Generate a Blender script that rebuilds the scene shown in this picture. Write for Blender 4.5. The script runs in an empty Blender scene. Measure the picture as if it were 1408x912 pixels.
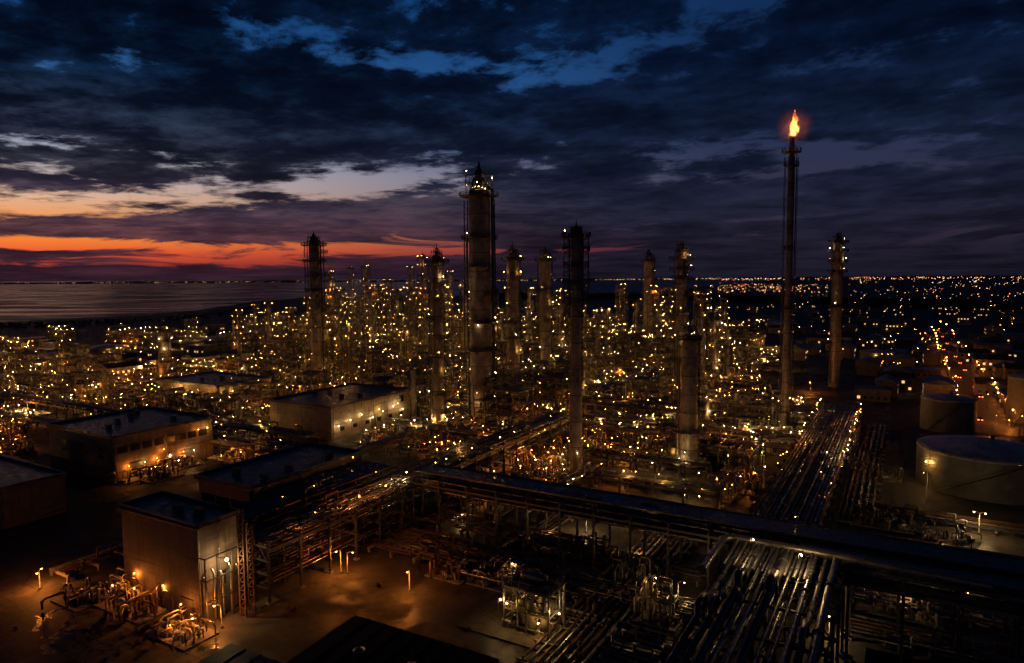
import bpy, math, random
from math import sin, cos, pi, radians, atan2, sqrt, hypot, tan
from mathutils import Vector, Matrix

# ------------------------------------------------------------------ camera
H = 60.0
FPX = 939.0
PITCH = math.atan(74 / FPX)
ROLL = radians(0.37)
sc = bpy.context.scene
cam_d = bpy.data.cameras.new("camera")
cam = bpy.data.objects.new("camera", cam_d)
sc.collection.objects.link(cam)
cam_d.lens = 24.0
cam_d.sensor_width = 36.0
cam_d.clip_start = 0.5
cam_d.clip_end = 90000
CR = Matrix.Rotation(pi / 2 - PITCH, 3, 'X') @ Matrix.Rotation(-ROLL, 3, 'Z')
cam.matrix_world = Matrix.Translation((0, 0, H)) @ CR.to_4x4()
sc.camera = cam
sc.view_settings.view_transform = 'Standard'
sc.view_settings.look = 'None'
sc.view_settings.exposure = 0.0
sc.view_settings.gamma = 1.0
sc.render.engine = 'CYCLES'
cy = sc.cycles
cy.use_denoising = True
try:
    cy.denoiser = 'OPENIMAGEDENOISE'
    cy.denoising_input_passes = 'RGB_ALBEDO_NORMAL'
except Exception:
    pass
cy.use_light_tree = True
cy.light_sampling_threshold = 0.03
cy.use_adaptive_sampling = True
cy.adaptive_threshold = 0.02
cy.adaptive_min_samples = 12
cy.max_bounces = 2
cy.diffuse_bounces = 1
cy.glossy_bounces = 1
cy.transmission_bounces = 1
cy.volume_bounces = 0
cy.sample_clamp_indirect = 4.0
cy.caustics_reflective = False
cy.caustics_refractive = False

# ------------------------------------------------------------------ world: dusk sky with broken clouds
SUN_AZ = -38.0
world = bpy.data.worlds.new("World")
sc.world = world
world.use_nodes = True
WT = world.node_tree
WT.nodes.clear()


class N:
    """tiny node-expression helper"""
    tree = WT

    def __init__(s, sock):
        s.s = sock

    @staticmethod
    def m(op, a, b=None, c=None, clamp=False):
        n = N.tree.nodes.new('ShaderNodeMath')
        n.operation = op
        n.use_clamp = clamp
        for i, v in enumerate((a, b, c)):
            if v is None:
                continue
            if isinstance(v, N):
                N.tree.links.new(v.s, n.inputs[i])
            else:
                n.inputs[i].default_value = v
        return N(n.outputs[0])

    def __add__(a, b): return N.m('ADD', a, b)
    def __radd__(a, b): return N.m('ADD', a, b)
    def __sub__(a, b): return N.m('SUBTRACT', a, b)
    def __rsub__(a, b): return N.m('SUBTRACT', b, a)
    def __mul__(a, b): return N.m('MULTIPLY', a, b)
    def __rmul__(a, b): return N.m('MULTIPLY', a, b)
    def __truediv__(a, b): return N.m('DIVIDE', a, b)


def smooth(x, a, b, lo=0.0, hi=1.0):
    n = N.tree.nodes.new('ShaderNodeMapRange')
    n.interpolation_type = 'SMOOTHSTEP'
    N.tree.links.new(x.s, n.inputs['Value'])
    n.inputs['From Min'].default_value = a
    n.inputs['From Max'].default_value = b
    n.inputs['To Min'].default_value = lo
    n.inputs['To Max'].default_value = hi
    return N(n.outputs[0])


def comb(x, y, z):
    n = N.tree.nodes.new('ShaderNodeCombineXYZ')
    for i, v in enumerate((x, y, z)):
        if isinstance(v, N):
            N.tree.links.new(v.s, n.inputs[i])
        else:
            n.inputs[i].default_value = v
    return N(n.outputs[0])


def noise(vec, scale, detail=6, rough=0.55, dist=0.0):
    n = N.tree.nodes.new('ShaderNodeTexNoise')
    if vec is not None:
        N.tree.links.new(vec.s, n.inputs['Vector'])
    n.inputs['Scale'].default_value = scale
    n.inputs['Detail'].default_value = detail
    n.inputs['Roughness'].default_value = rough
    n.inputs['Distortion'].default_value = dist
    return N(n.outputs[0])


def ramp(x, stops):
    n = N.tree.nodes.new('ShaderNodeValToRGB')
    N.tree.links.new(x.s, n.inputs[0])
    e = n.color_ramp.elements
    while len(e) < len(stops):
        e.new(0.5)
    for i, (p, c) in enumerate(stops):
        e[i].position = p
        e[i].color = (*c, 1) if len(c) == 3 else c
    return N(n.outputs[0])


def mix(f, a, b, mode='MIX'):
    n = N.tree.nodes.new('ShaderNodeMix')
    n.data_type = 'RGBA'
    n.blend_type = mode
    n.clamp_factor = True
    for sock, v in ((n.inputs['Factor'], f), (n.inputs[6], a), (n.inputs[7], b)):
        if isinstance(v, N):
            N.tree.links.new(v.s, sock)
        elif isinstance(v, (int, float)):
            sock.default_value = v
        else:
            sock.default_value = (*v, 1)
    return N(n.outputs[2])


def blob(az, el, a0, e0, wa, we, tilt=0.0):
    """gaussian patch of sky round (a0, e0), degrees"""
    da = az - a0
    de = el - e0 - da * tilt
    q = N.m('POWER', N.m('ABSOLUTE', da * (1 / wa)), 2) + N.m('POWER', N.m('ABSOLUTE', de * (1 / we)), 2)
    return N.m('EXPONENT', q * -1.0)


def S(r, g, b):
    f = lambda c: (c / 255 / 12.92) if c / 255 <= 0.04045 else ((c / 255 + 0.055) / 1.055) ** 2.4
    return (f(r), f(g), f(b))


def build_sky():
    tc = WT.nodes.new('ShaderNodeTexCoord')
    sep = WT.nodes.new('ShaderNodeSeparateXYZ')
    WT.links.new(tc.outputs['Generated'], sep.inputs[0])
    X, Y, Z = (N(sep.outputs[i]) for i in range(3))
    az = N.m('ARCTAN2', X, Y) * (180 / pi)
    el = N.m('ARCSINE', Z) * (180 / pi)
    el0 = N.m('MAXIMUM', el, 0.0)
    # cloud deck seen in perspective
    dz = N.m('MAXIMUM', Z, 0.0) + 0.11
    cv = comb(X / dz, Y / dz, 0.0)
    wn = N.tree.nodes.new('ShaderNodeTexNoise')
    N.tree.links.new(cv.s, wn.inputs['Vector'])
    wn.inputs['Scale'].default_value = 0.9
    wn.inputs['Detail'].default_value = 3
    va = N.tree.nodes.new('ShaderNodeVectorMath'); va.operation = 'MULTIPLY_ADD'
    N.tree.links.new(wn.outputs['Color'], va.inputs[0])
    va.inputs[1].default_value = (0.9, 0.9, 0)
    N.tree.links.new(cv.s, va.inputs[2])
    cw = N(va.outputs[0])
    n1 = noise(cw, 1.15, 8, 0.58)
    n2 = noise(cw, 3.1, 9, 0.62)
    sv = comb(az * 0.085 + 3.0 - el * 0.05, el * 0.52, 0.0)
    n3 = noise(sv, 1.0, 9, 0.62, 0.9)
    sv2 = comb(az * 0.03 + 9.0 - el * 0.03, el * 0.42, 2.0)
    n4 = noise(sv2, 1.3, 9, 0.6, 0.5)
    # how far round from the sunset
    warm = smooth(az, 14.0, -40.0)
    warm = N.m('POWER', warm, 1.2)
    t = N.m('DIVIDE', el0, 24.0, clamp=True)
    clear_l = ramp(t, [(0.0, S(60, 30, 42)), (0.045, S(176, 60, 46)), (0.08, S(235, 88, 50)), (0.13, S(255, 140, 52)), (0.19, S(240, 160, 98)),
                       (0.245, S(226, 180, 150)), (0.30, S(205, 184, 178)), (0.36, S(180, 178, 190)), (0.44, S(130, 150, 184)), (0.60, S(50, 105, 168)), (0.75, S(22, 78, 140)), (1.0, S(6, 56, 108))])
    clear_r = ramp(t, [(0.0, S(32, 24, 38)), (0.06, S(42, 27, 44)), (0.11, S(118, 44, 62)), (0.16, S(66, 44, 66)), (0.26, S(96, 84, 104)), (0.34, S(100, 100, 128)),
                       (0.42, S(52, 66, 104)), (0.60, S(34, 80, 136)), (0.80, S(18, 68, 124)), (1.0, S(6, 56, 108))])
    clear_f = ramp(t, [(0.0, S(26, 24, 38)), (0.08, S(32, 29, 46)), (0.16, S(46, 40, 58)), (0.30, S(44, 46, 70)), (0.45, S(36, 48, 80)),
                       (0.65, S(20, 42, 80)), (1.0, S(6, 48, 94))])
    cool = smooth(az, -2.0, 20.0)
    clear = mix(cool, mix(warm, clear_r, clear_l), clear_f)
    ns = WT.nodes.new('ShaderNodeTexSky')
    ns.sky_type = 'NISHITA'
    ns.sun_disc = False
    ns.sun_elevation = radians(-3.0)
    ns.sun_rotation = radians(SUN_AZ)
    nb = mix(1.0, N(ns.outputs[0]), (0.03, 0.03, 0.03), 'MULTIPLY')
    clear = mix(1.0, clear, nb, 'ADD')
    cl_l = ramp(t, [(0.0, S(44, 26, 38)), (0.06, S(58, 32, 44)), (0.14, S(70, 44, 54)), (0.22, S(56, 44, 60)), (0.32, S(34, 33, 48)),
                    (0.45, S(14, 20, 36)), (0.60, S(4, 13, 30)), (1.0, S(2, 12, 30))])
    cl_r = ramp(t, [(0.0, S(22, 20, 32)), (0.10, S(28, 25, 40)), (0.22, S(28, 29, 46)), (0.36, S(20, 28, 48)), (0.50, S(14, 24, 46)),
                    (0.7, S(6, 17, 40)), (1.0, S(4, 17, 40))])
    cloud = mix(smooth(az, -30.0, 12.0), cl_l, cl_r)
    # openness of the deck: + clear, - solid  (azimuth, elevation, half-widths, tilt, amount)
    opens = [(-24, 6.3, 17, 1.1, 0.105, 0.40), (-34, 5.0, 9, 0.9, 0.03, 0.16), (-10, 8.2, 9, 0.9, 0.06, 0.18), (-26.5, 9.0, 2.6, 0.8, -0.1, 0.26),
             (-35, 9.4, 4, 0.5, -0.05, 0.26), (-33, 7.2, 4, 0.6, -0.1, 0.22), (-19, 9.2, 4, 0.5, 0.1, 0.2), (-14, 6.9, 6, 0.5, 0.05, 0.14),
             (-8, 17.0, 10, 0.9, -0.04, 0.38), (6, 17.0, 8, 0.7, 0.1, 0.18), (-19, 18.6, 5, 0.9, -0.08, 0.30), (-2, 21.0, 9, 0.6, 0.05, 0.18), (4, 15.6, 9, 0.6, 0.08, 0.18), (-6, 14.4, 8, 0.4, 0.05, 0.12),
             (-29, 15.8, 3.5, 0.7, -0.05, 0.2), (19, 21.4, 5, 1.8, 0.15, 0.52), (9, 18.0, 8, 0.8, 0.12, 0.18), (17, 9.9, 8, 0.7, 0.02, 0.40), (26, 9.0, 10, 0.7, 0.05, 0.30),
             (22, 8.0, 10, 0.6, 0.04, 0.34), (33, 12.5, 6, 0.9, 0.1, 0.16), (30, 16.5, 8, 1.2, 0.12, 0.2), (-2, 10.3, 8, 0.5, 0.05, 0.3), (20, 4.4, 9, 0.3, 0.0, 0.22), (-28, 20.5, 7, 1.0, 0, 0.12)]
    shuts = [(-30, 12.6, 24, 2.6, 0.0, 0.14), (-12, 12.0, 15, 2.2, 0.0, 0.14), (10, 12.4, 14, 1.6, 0.04, 0.12), (-22, 4.1, 30, 0.75, 0.05, 0.34),
             (-34, 1.85, 8, 0.22, -0.01, 0.30), (-20.0, 6.5, 3.2, 0.26, 0.0, 0.36), (-31, 6.4, 5, 0.35, -0.05, 0.22), (0, 0.0, 90, 0.62, 0.0, 0.45), (14, 6.0, 16, 1.5, 0.0, 0.10), (-8, 5.8, 12, 0.8, 0.06, 0.2)]
    open_ = N.m('MULTIPLY', el, 0.0)
    for a0, e0, wa, we, ti, k in opens:
        open_ = open_ + blob(az, el, a0, e0, wa, we, ti) * k
    for a0, e0, wa, we, ti, k in shuts:
        open_ = open_ - blob(az, el, a0, e0, wa, we, ti) * k
    strip = blob(az, el, -36, 2.75, 15, 0.52, 0.0) + blob(az, el, -22, 1.65, 11, 0.75, 0.015) + blob(az, el, -8, 2.2, 12, 0.28, 0.0) * 0.85 + blob(az, el, -16, 2.6, 6, 0.2, 0.0) * 0.6 + blob(az, el, 6, 2.3, 6, 0.12, 0.0) * 0.6
    # ragged cloud edges: fine puffs, wider than tall
    pz = N.m('DIVIDE', 9.0, el0 + 5.0)
    fv = comb(az * 0.19 + 5.0, N.m('LOGARITHM', el0 + 3.0, 2.0) * 6.5 - az * 0.02, 4.0)
    n5 = noise(fv, 1.0, 10, 0.64, 0.15)
    gv = comb(az * 0.06 + 2.0, el * 0.22 - az * 0.012, 7.0)
    n6 = noise(gv, 1.0, 5, 0.5, 0.4)
    low = smooth(el, 3.0, 5.0)
    base = n3 * (1.0 - low) + (n1 * 0.15 + n5 * 0.60 + n6 * 0.25) * low
    base = (base - 0.5) * 2.5 + 0.5
    open_ = open_ + strip * 0.52
    v = base + open_
    a = smooth(v, 0.60, 0.87)
    hz = smooth(el, 8.0, 13.0, 0.98, 0.86)
    a = a * hz
    wisp = smooth(n6 * 0.35 + n5 * 0.65, 0.45, 0.68, 0.0, 0.13)
    a = N.m('MAXIMUM', a, wisp)
    lum = smooth(n5 * 0.45 + n4 * 0.25 + n6 * 0.3, 0.36, 0.64, 0.45, 1.65)
    cloud = mix(1.0, cloud, comb(lum, lum, lum), 'MULTIPLY')
    col = mix(a, cloud, clear)
    over = smooth(el, 24.0, 40.0, 1.0, 0.2)
    col = mix(1.0, col, comb(over, over, over), 'MULTIPLY')
    below = smooth(el, -0.6, 0.0)
    col = mix(below, (0.004, 0.004, 0.007), col)
    bg = WT.nodes.new('ShaderNodeBackground')
    WT.links.new(col.s, bg.inputs[0])
    bg.inputs[1].default_value = 1.0
    out = WT.nodes.new('ShaderNodeOutputWorld')
    WT.links.new(bg.outputs[0], out.inputs[0])


build_sky()
world.cycles.sampling_method = 'MANUAL'
world.cycles.sample_map_resolution = 256

sun_d = bpy.data.lights.new("sun", 'SUN')
sun_d.energy = 0.012
sun_d.angle = radians(15)
sun_d.color = (1.0, 0.5, 0.32)
sun = bpy.data.objects.new("sun", sun_d)
sc.collection.objects.link(sun)
_sd = Vector((sin(radians(SUN_AZ)), cos(radians(SUN_AZ)), tan(radians(4.0))))
sun.rotation_euler = _sd.to_track_quat('Z', 'Y').to_euler()

# ------------------------------------------------------------------ projection helpers (photo pixels -> points on a level plane)
CAMP = Vector((0, 0, H))


def ray(px, py):
    return CR @ Vector(((px - 704) / FPX, -(py - 456) / FPX, -1.0))


def at(px, py, z=0.0):
    d = ray(px, py)
    t = (z - H) / d.z
    return Vector((d.x * t, d.y * t, z))


def proj(p):
    c = CR.transposed() @ (Vector(p) - CAMP)
    if c.z > -0.5:
        return (-9999, -9999)
    return (704 + FPX * c.x / -c.z, 456 - FPX * c.y / -c.z)


def dist(p):
    return -(CR.transposed() @ (Vector((p[0], p[1], 0)) - CAMP)).z


def top_z(p, py):
    """height above p's foot that shows at photo row py"""
    lo, hi = 0.0, 400.0
    for _ in range(40):
        m = (lo + hi) / 2
        if proj((p[0], p[1], m))[1] > py:
            lo = m
        else:
            hi = m
    return lo


GA = radians(-30)
U = Vector((cos(GA), sin(GA), 0))
V = Vector((-sin(GA), cos(GA), 0))


def along(p, d, px):
    """length from p along d until photo column px"""
    best, bl = 1e9, 0
    for i in range(1, 1600):
        l = i * 0.25
        q = p + d * l
        e = abs(proj(q)[0] - px)
        if e < best:
            best, bl = e, l
    return bl


# ------------------------------------------------------------------ materials
def mat(name, base, rough=0.6, metal=0.0, emit=None, strength=0.0, vary=0.0, scale=1.0, bump=0.0, spec=0.5, stain=None):
    m = bpy.data.materials.new(name)
    m.use_nodes = True
    nt = m.node_tree
    b = nt.nodes['Principled BSDF']
    b.inputs['Roughness'].default_value = rough
    b.inputs['Metallic'].default_value = metal
    b.inputs['Base Color'].default_value = (*base, 1)
    b.inputs['Specular IOR Level'].default_value = spec
    N.tree = nt
    if vary or bump or stain:
        tc = nt.nodes.new('ShaderNodeTexCoord')
        vec = N(tc.outputs['Object'])
        n = noise(vec, scale, 7, 0.62)
        if vary:
            lo = tuple(c * (1 - vary) for c in base)
            hi = tuple(min(1, c * (1 + vary)) for c in base)
            c = ramp(smooth(n, 0.3, 0.7), [(0, lo), (1, hi)])
            if stain:
                n5 = noise(vec, stain[1], 8, 0.7)
                c = mix(smooth(n5, stain[2], stain[2] + 0.12), c, stain[0])
            nt.links.new(c.s, b.inputs['Base Color'])
        n9 = noise(vec, scale * 4, 5, 0.6)
        rr = smooth(n9, 0.3, 0.7, max(0.05, rough - 0.15), min(1, rough + 0.15))
        nt.links.new(rr.s, b.inputs['Roughness'])
        if bump:
            bn = nt.nodes.new('ShaderNodeBump')
            bn.inputs['Strength'].default_value = bump
            bn.inputs['Distance'].default_value = 0.1
            nt.links.new(n9.s, bn.inputs['Height'])
            nt.links.new(bn.outputs[0], b.inputs['Normal'])
    if emit:
        b.inputs['Emission Color'].default_value = (*emit, 1)
        b.inputs['Emission Strength'].default_value = strength
    N.tree = WT
    return m


def wall_mat(name, base, pitch=1.2, stain=(0.05, 0.03, 0.02), joint=3.0):
    """weathered sheet cladding or concrete wall with panel joints, runs of rust and dark streaks"""
    m = bpy.data.materials.new(name)
    m.use_nodes = True
    nt = m.node_tree
    N.tree = nt
    b = nt.nodes['Principled BSDF']
    tc = nt.nodes.new('ShaderNodeTexCoord')
    sep = nt.nodes.new('ShaderNodeSeparateXYZ')
    nt.links.new(tc.outputs['Object'], sep.inputs[0])
    x, y, z = (N(sep.outputs[i]) for i in range(3))
    xy = x + y
    n = noise(N(tc.outputs['Object']), 0.35, 8, 0.65)
    streak = noise(comb(x * 1.3, y * 1.3, z * 0.12), 1.0, 6, 0.65)
    hor = noise(comb(x * 0.06, y * 0.06, z * 1.1), 1.0, 5, 0.6)
    c = mix(smooth(n, 0.35, 0.7), tuple(v * 0.6 for v in base), base)
    c = mix(smooth(streak, 0.50, 0.72, 0, 0.8), c, stain)
    c = mix(smooth(hor, 0.56, 0.66, 0, 0.75), c, tuple(v * 0.25 for v in base))
    jz = N.m('LESS_THAN', N.m('FRACT', z * (1 / joint)), 0.035)
    jx = N.m('LESS_THAN', N.m('FRACT', xy * (1 / (joint * 1.6))), 0.02)
    c = mix(N.m('MAXIMUM', jz, jx) * 0.7, c, tuple(v * 0.2 for v in base))
    nt.links.new(c.s, b.inputs['Base Color'])
    b.inputs['Roughness'].default_value = 0.75
    w = N.m('SINE', xy * (2 * pi / pitch * 3))
    bn = nt.nodes.new('ShaderNodeBump')
    bn.inputs['Strength'].default_value = 0.15
    bn.inputs['Distance'].default_value = 0.05
    nt.links.new(w.s, bn.inputs['Height'])
    nt.links.new(bn.outputs[0], b.inputs['Normal'])
    N.tree = WT
    return m


YEL = (1.0, 0.56, 0.13)
PAL = (1.0, 0.74, 0.40)
ORA = (1.0, 0.30, 0.045)
M = dict(
    steel=mat('galvanised_steel', (0.20, 0.19, 0.18), 0.45, 0.6, vary=0.4, scale=0.8),
    dark=mat('dark_painted_steel', (0.06, 0.06, 0.065), 0.5, 0.3, vary=0.3, scale=0.8),
    frame=mat('faded_yellow_grey_steelwork', (0.17, 0.15, 0.115), 0.5, 0.2, vary=0.35, scale=0.8),
    rust=mat('rusty_steel', (0.16, 0.085, 0.05), 0.7, 0.3, vary=0.5, scale=1.5),
    shell=mat('weathered_column_cladding', (0.24, 0.215, 0.20), 0.5, 0.35, vary=0.45, scale=0.22, stain=((0.07, 0.04, 0.03), 0.5, 0.55)),
    shell2=mat('pale_column_cladding', (0.27, 0.235, 0.19), 0.5, 0.3, vary=0.35, scale=0.3, stain=((0.1, 0.06, 0.04), 0.6, 0.58)),
    pipe=mat('insulated_pipe_jacket', (0.34, 0.325, 0.30), 0.38, 0.8, vary=0.15, scale=0.2),
    pipe2=mat('worn_grey_pipe', (0.20, 0.195, 0.20), 0.33, 0.75, vary=0.2, scale=0.2),
    pipe3=mat('rusty_brown_pipe', (0.17, 0.095, 0.06), 0.42, 0.5, vary=0.35, scale=0.4),
    vessel=mat('vessel_paint', (0.40, 0.36, 0.28), 0.45, 0.3, vary=0.35, scale=0.5),
    grate=mat('grating', (0.10, 0.095, 0.09), 0.65, 0.4, vary=0.3, scale=1.0),
    roof=mat('dark_roof_felt', (0.07, 0.088, 0.13), 0.40, 0.0, vary=0.5, scale=0.15, bump=0.2, stain=((0.03, 0.033, 0.04), 0.25, 0.52)),
    tankroof=mat('tank_roof_paint', (0.62, 0.63, 0.66), 0.38, 0.2, vary=0.3, scale=0.2, stain=((0.2, 0.19, 0.19), 0.3, 0.56)),
    tank=mat('tank_shell_paint', (0.20, 0.185, 0.15), 0.55, 0.1, vary=0.3, scale=0.2, stain=((0.12, 0.09, 0.06), 0.3, 0.55)),
    wallA=wall_mat('weathered_cladding', (0.21, 0.165, 0.145)),
    cover=mat('rack_cover_sheet', (0.06, 0.072, 0.10), 0.34, 0.4, vary=0.35, scale=0.25),
    wallB=wall_mat('grimy_concrete', (0.30, 0.23, 0.17), joint=2.4),
    wallC=wall_mat('pale_panel_wall', (0.48, 0.40, 0.30), joint=2.8),
    concrete=mat('concrete', (0.25, 0.23, 0.21), 0.8, vary=0.35, scale=0.8),
    dim=mat('dull_window_glass', (0.02, 0.02, 0.025), 0.2),
    door=mat('door_paint', (0.10, 0.09, 0.08), 0.5),
    tree=mat('tree_leaves', (0.035, 0.05, 0.025), 0.9, vary=0.4, scale=0.3),
    bark=mat('bark', (0.06, 0.045, 0.03), 0.9),
    Y=mat('yellow_lamp_glow', (0.8, 0.6, 0.3), emit=YEL, strength=72),
    W=mat('pale_lamp_glow', (0.8, 0.7, 0.5), emit=PAL, strength=72),
    O=mat('sodium_lamp_glow', (0.8, 0.4, 0.1), emit=ORA, strength=72),
    SO=mat('sodium_street_lamp_glow', (0.8, 0.4, 0.1), emit=(1.0, 0.40, 0.085), strength=9),
    SW=mat('floodlight_glow', (0.8, 0.7, 0.4), emit=(1.0, 0.66, 0.26), strength=9),
    YF=mat('yellow_lamp_glow_distant', (0.8, 0.6, 0.3), emit=YEL, strength=150),
    WF=mat('pale_lamp_glow_distant', (0.8, 0.7, 0.5), emit=PAL, strength=120),
    OF=mat('sodium_lamp_glow_distant', (0.8, 0.4, 0.1), emit=ORA, strength=170),
    FO=mat('far_orange_light', (0.8, 0.4, 0.1), emit=(1.0, 0.38, 0.09), strength=6),
    FW=mat('far_pale_light', (0.8, 0.7, 0.6), emit=(1.0, 0.66, 0.38), strength=6),
    FR=mat('far_red_light', (0.8, 0.1, 0.1), emit=(1.0, 0.12, 0.05), strength=6),
    FB=mat('far_violet_white_light', (0.8, 0.8, 0.9), emit=(0.8, 0.7, 1.0), strength=6),
    WN=mat('lit_window', (0.5, 0.4, 0.2), emit=(1.0, 0.55, 0.2), strength=1.2),
)


for _k in ('Y', 'W', 'O', 'YF', 'WF', 'OF', 'SO', 'SW', 'FO', 'FW', 'FR', 'FB', 'WN'):
    M[_k].cycles.emission_sampling = 'NONE'      # the lamps' own lights do the lighting


# ------------------------------------------------------------------ mesh builder
class MB:
    def __init__(s):
        s.v, s.f, s.mi, s.sm, s.mats = [], [], [], [], []

    def _m(s, m):
        if m not in s.mats:
            s.mats.append(m)
        return s.mats.index(m)

    def add(s, vs, fs, m, smooth=False):
        o = len(s.v)
        k = s._m(m)
        s.v += [tuple(p) for p in vs]
        for f in fs:
            s.f.append(tuple(i + o for i in f))
            s.mi.append(k)
            s.sm.append(smooth)

    def box(s, c, d, m, a=0.0):
        cx, cy_, cz = c
        hx, hy, hz = d[0] / 2, d[1] / 2, d[2] / 2
        ca, sa = cos(a), sin(a)
        vs = []
        for z in (-hz, hz):
            for x, y in ((-hx, -hy), (hx, -hy), (hx, hy), (-hx, hy)):
                vs.append((cx + x * ca - y * sa, cy_ + x * sa + y * ca, cz + z))
        s.add(vs, [(0, 3, 2, 1), (4, 5, 6, 7), (0, 1, 5, 4), (1, 2, 6, 5), (2, 3, 7, 6), (3, 0, 4, 7)], m)

    def beam(s, p, q, w, m, h=None):
        p, q = Vector(p), Vector(q)
        d = (q - p)
        if d.length < 1e-5:
            return
        d.normalize()
        up = Vector((0, 0, 1)) if abs(d.z) < 0.9 else Vector((1, 0, 0))
        a = d.cross(up).normalized() * (w / 2)
        b = a.cross(d).normalized() * ((h or w) / 2)
        vs = []
        for e in (p, q):
            vs += [e - a - b, e + a - b, e + a + b, e - a + b]
        s.add(vs, [(0, 1, 2, 3), (7, 6, 5, 4), (0, 4, 5, 1), (1, 5, 6, 2), (2, 6, 7, 3), (3, 7, 4, 0)], m)

    def tube(s, pts, r, m, n=6, cap=True):
        pts = [Vector(p) for p in pts]
        rings = []
        for i, p in enumerate(pts):
            if i == 0:
                d = pts[1] - p
            elif i == len(pts) - 1:
                d = p - pts[-2]
            else:
                d = (pts[i + 1] - p).normalized() + (p - pts[i - 1]).normalized()
            d.normalize()
            up = Vector((0.31, 0.17, 1)) if abs(d.z) < 0.93 else Vector((1, 0.2, 0))
            a = d.cross(up).normalized()
            b = a.cross(d).normalized()
            k = 1.0
            rr = r[i] if isinstance(r, (list, tuple)) else r
            if 0 < i < len(pts) - 1:
                c = max(-0.9, min(1, (pts[i + 1] - p).normalized().dot((p - pts[i - 1]).normalized())))
                k = 1 / max(0.5, sqrt((1 + c) / 2))
            rings.append([p + (a * cos(2 * pi * j / n) + b * sin(2 * pi * j / n)) * rr * k for j in range(n)])
        vs = [v for g in rings for v in g]
        fs = []
        for i in range(len(rings) - 1):
            for j in range(n):
                j2 = (j + 1) % n
                fs.append((i * n + j, i * n + j2, (i + 1) * n + j2, (i + 1) * n + j))
        s.add(vs, fs, m, True)
        if cap:
            o = len(rings) - 1
            s.add(rings[0], [tuple(range(n))[::-1]], m)
            s.add(rings[-1], [tuple(range(n))], m)

    def lathe(s, prof, m, n=16, c=(0, 0), smooth=True, cap=True):
        vs = []
        for r, z in prof:
            for j in range(n):
                t = 2 * pi * j / n
                vs.append((c[0] + r * cos(t), c[1] + r * sin(t), z))
        fs = []
        for i in range(len(prof) - 1):
            for j in range(n):
                j2 = (j + 1) % n
                fs.append((i * n + j, i * n + j2, (i + 1) * n + j2, (i + 1) * n + j))
        if cap:
            fs.append(tuple(range(n))[::-1])
            fs.append(tuple((len(prof) - 1) * n + j for j in range(n)))
        s.add(vs, fs, m, smooth)

    def bulb(s, c, r, m):
        x, y, z = c
        s.add([(x + r, y, z), (x, y + r, z), (x - r, y, z), (x, y - r, z), (x, y, z + r), (x, y, z - r)],
              [(0, 1, 4), (1, 2, 4), (2, 3, 4), (3, 0, 4), (1, 0, 5), (2, 1, 5), (3, 2, 5), (0, 3, 5)], m)

    def ring_rail(s, R, z, m, n=16, h=1.1, a0=0, a1=2 * pi, c=(0, 0), w=0.09):
        k = max(3, int(n * (a1 - a0) / (2 * pi)))
        P = [(c[0] + R * cos(a0 + (a1 - a0) * i / k), c[1] + R * sin(a0 + (a1 - a0) * i / k)) for i in range(k + 1)]
        for hh in (h, h * 0.5):
            s.tube([(x, y, z + hh) for x, y in P], w * 0.6, m, 3, False)
        for x, y in P:
            s.beam((x, y, z), (x, y, z + h), w, m)

    def mesh(s, name):
        me = bpy.data.meshes.new(name)
        me.from_pydata(s.v, [], s.f)
        for m in s.mats:
            me.materials.append(M[m])
        me.polygons.foreach_set('material_index', s.mi)
        me.polygons.foreach_set('use_smooth', s.sm)
        me.update()
        return me

    def build(s, name, parent=None, loc=None, rz=None):
        return link(name, s.mesh(name), parent, loc, rz)


COL = sc.collection


def link(name, data, parent=None, loc=None, rz=None):
    o = bpy.data.objects.new(name, data)
    COL.objects.link(o)
    if parent is not None:
        o.parent = parent
    if loc is not None:
        o.location = loc
    if rz is not None:
        o.rotation_euler[2] = rz
    return o


def tag(o, label=None, cat=None, group=None, kind=None):
    for k, v in (('label', label), ('category', cat), ('group', group), ('kind', kind)):
        if v:
            o[k] = v
    return o


def thing(name, label, cat, loc=(0, 0, 0), rz=0.0, group=None):
    return tag(link(name, None, None, loc, rz), label, cat, group)


def copy_tree(o, parent=None):
    c = o.copy()
    COL.objects.link(c)
    if parent is not None:
        c.parent = parent
    for ch in list(o.children):
        copy_tree(ch, c)
    return c


def glow(parent, loc, kind, power, size=0.25):
    """the light a lamp of the place gives off"""
    d = GL.get((kind, power, size))
    if d is None:
        d = bpy.data.lights.new('lamp_light', 'POINT')
        d.energy = power
        d.color = dict(SO=(1.0, 0.27, 0.035), SO2=(1.0, 0.27, 0.035), O=(1.0, 0.27, 0.035), SW=(1.0, 0.62, 0.24), W=(1.0, 0.62, 0.24), Y=(1.0, 0.5, 0.12))[kind]
        d.shadow_soft_size = size
        GL[(kind, power, size)] = d
    return link('lamp_light', d, parent, loc)


GL = {}
# shared lamp meshes --------------------------------------------------
def lamp_mesh(m, r=0.10, arm=0.7):
    b = MB()
    b.tube([(0, 0, -1.3), (0, 0, 0.25), (arm * 0.6, 0, 0.45)], 0.06, 'steel', 4)
    b.bulb((arm * 0.6, 0, 0.1), r, m)
    return b.mesh('lamp')


LAMP = {k: lamp_mesh(k) for k in 'YWO'}
LAMPBIG = {k: lamp_mesh(k, 0.135) for k in 'YWO'}


LAMPS = {k: lamp_mesh(k, 0.06) for k in 'YWO'}
lrnd = random.Random(404)
LSHARE, LPOW = 0.24, 330.0


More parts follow.
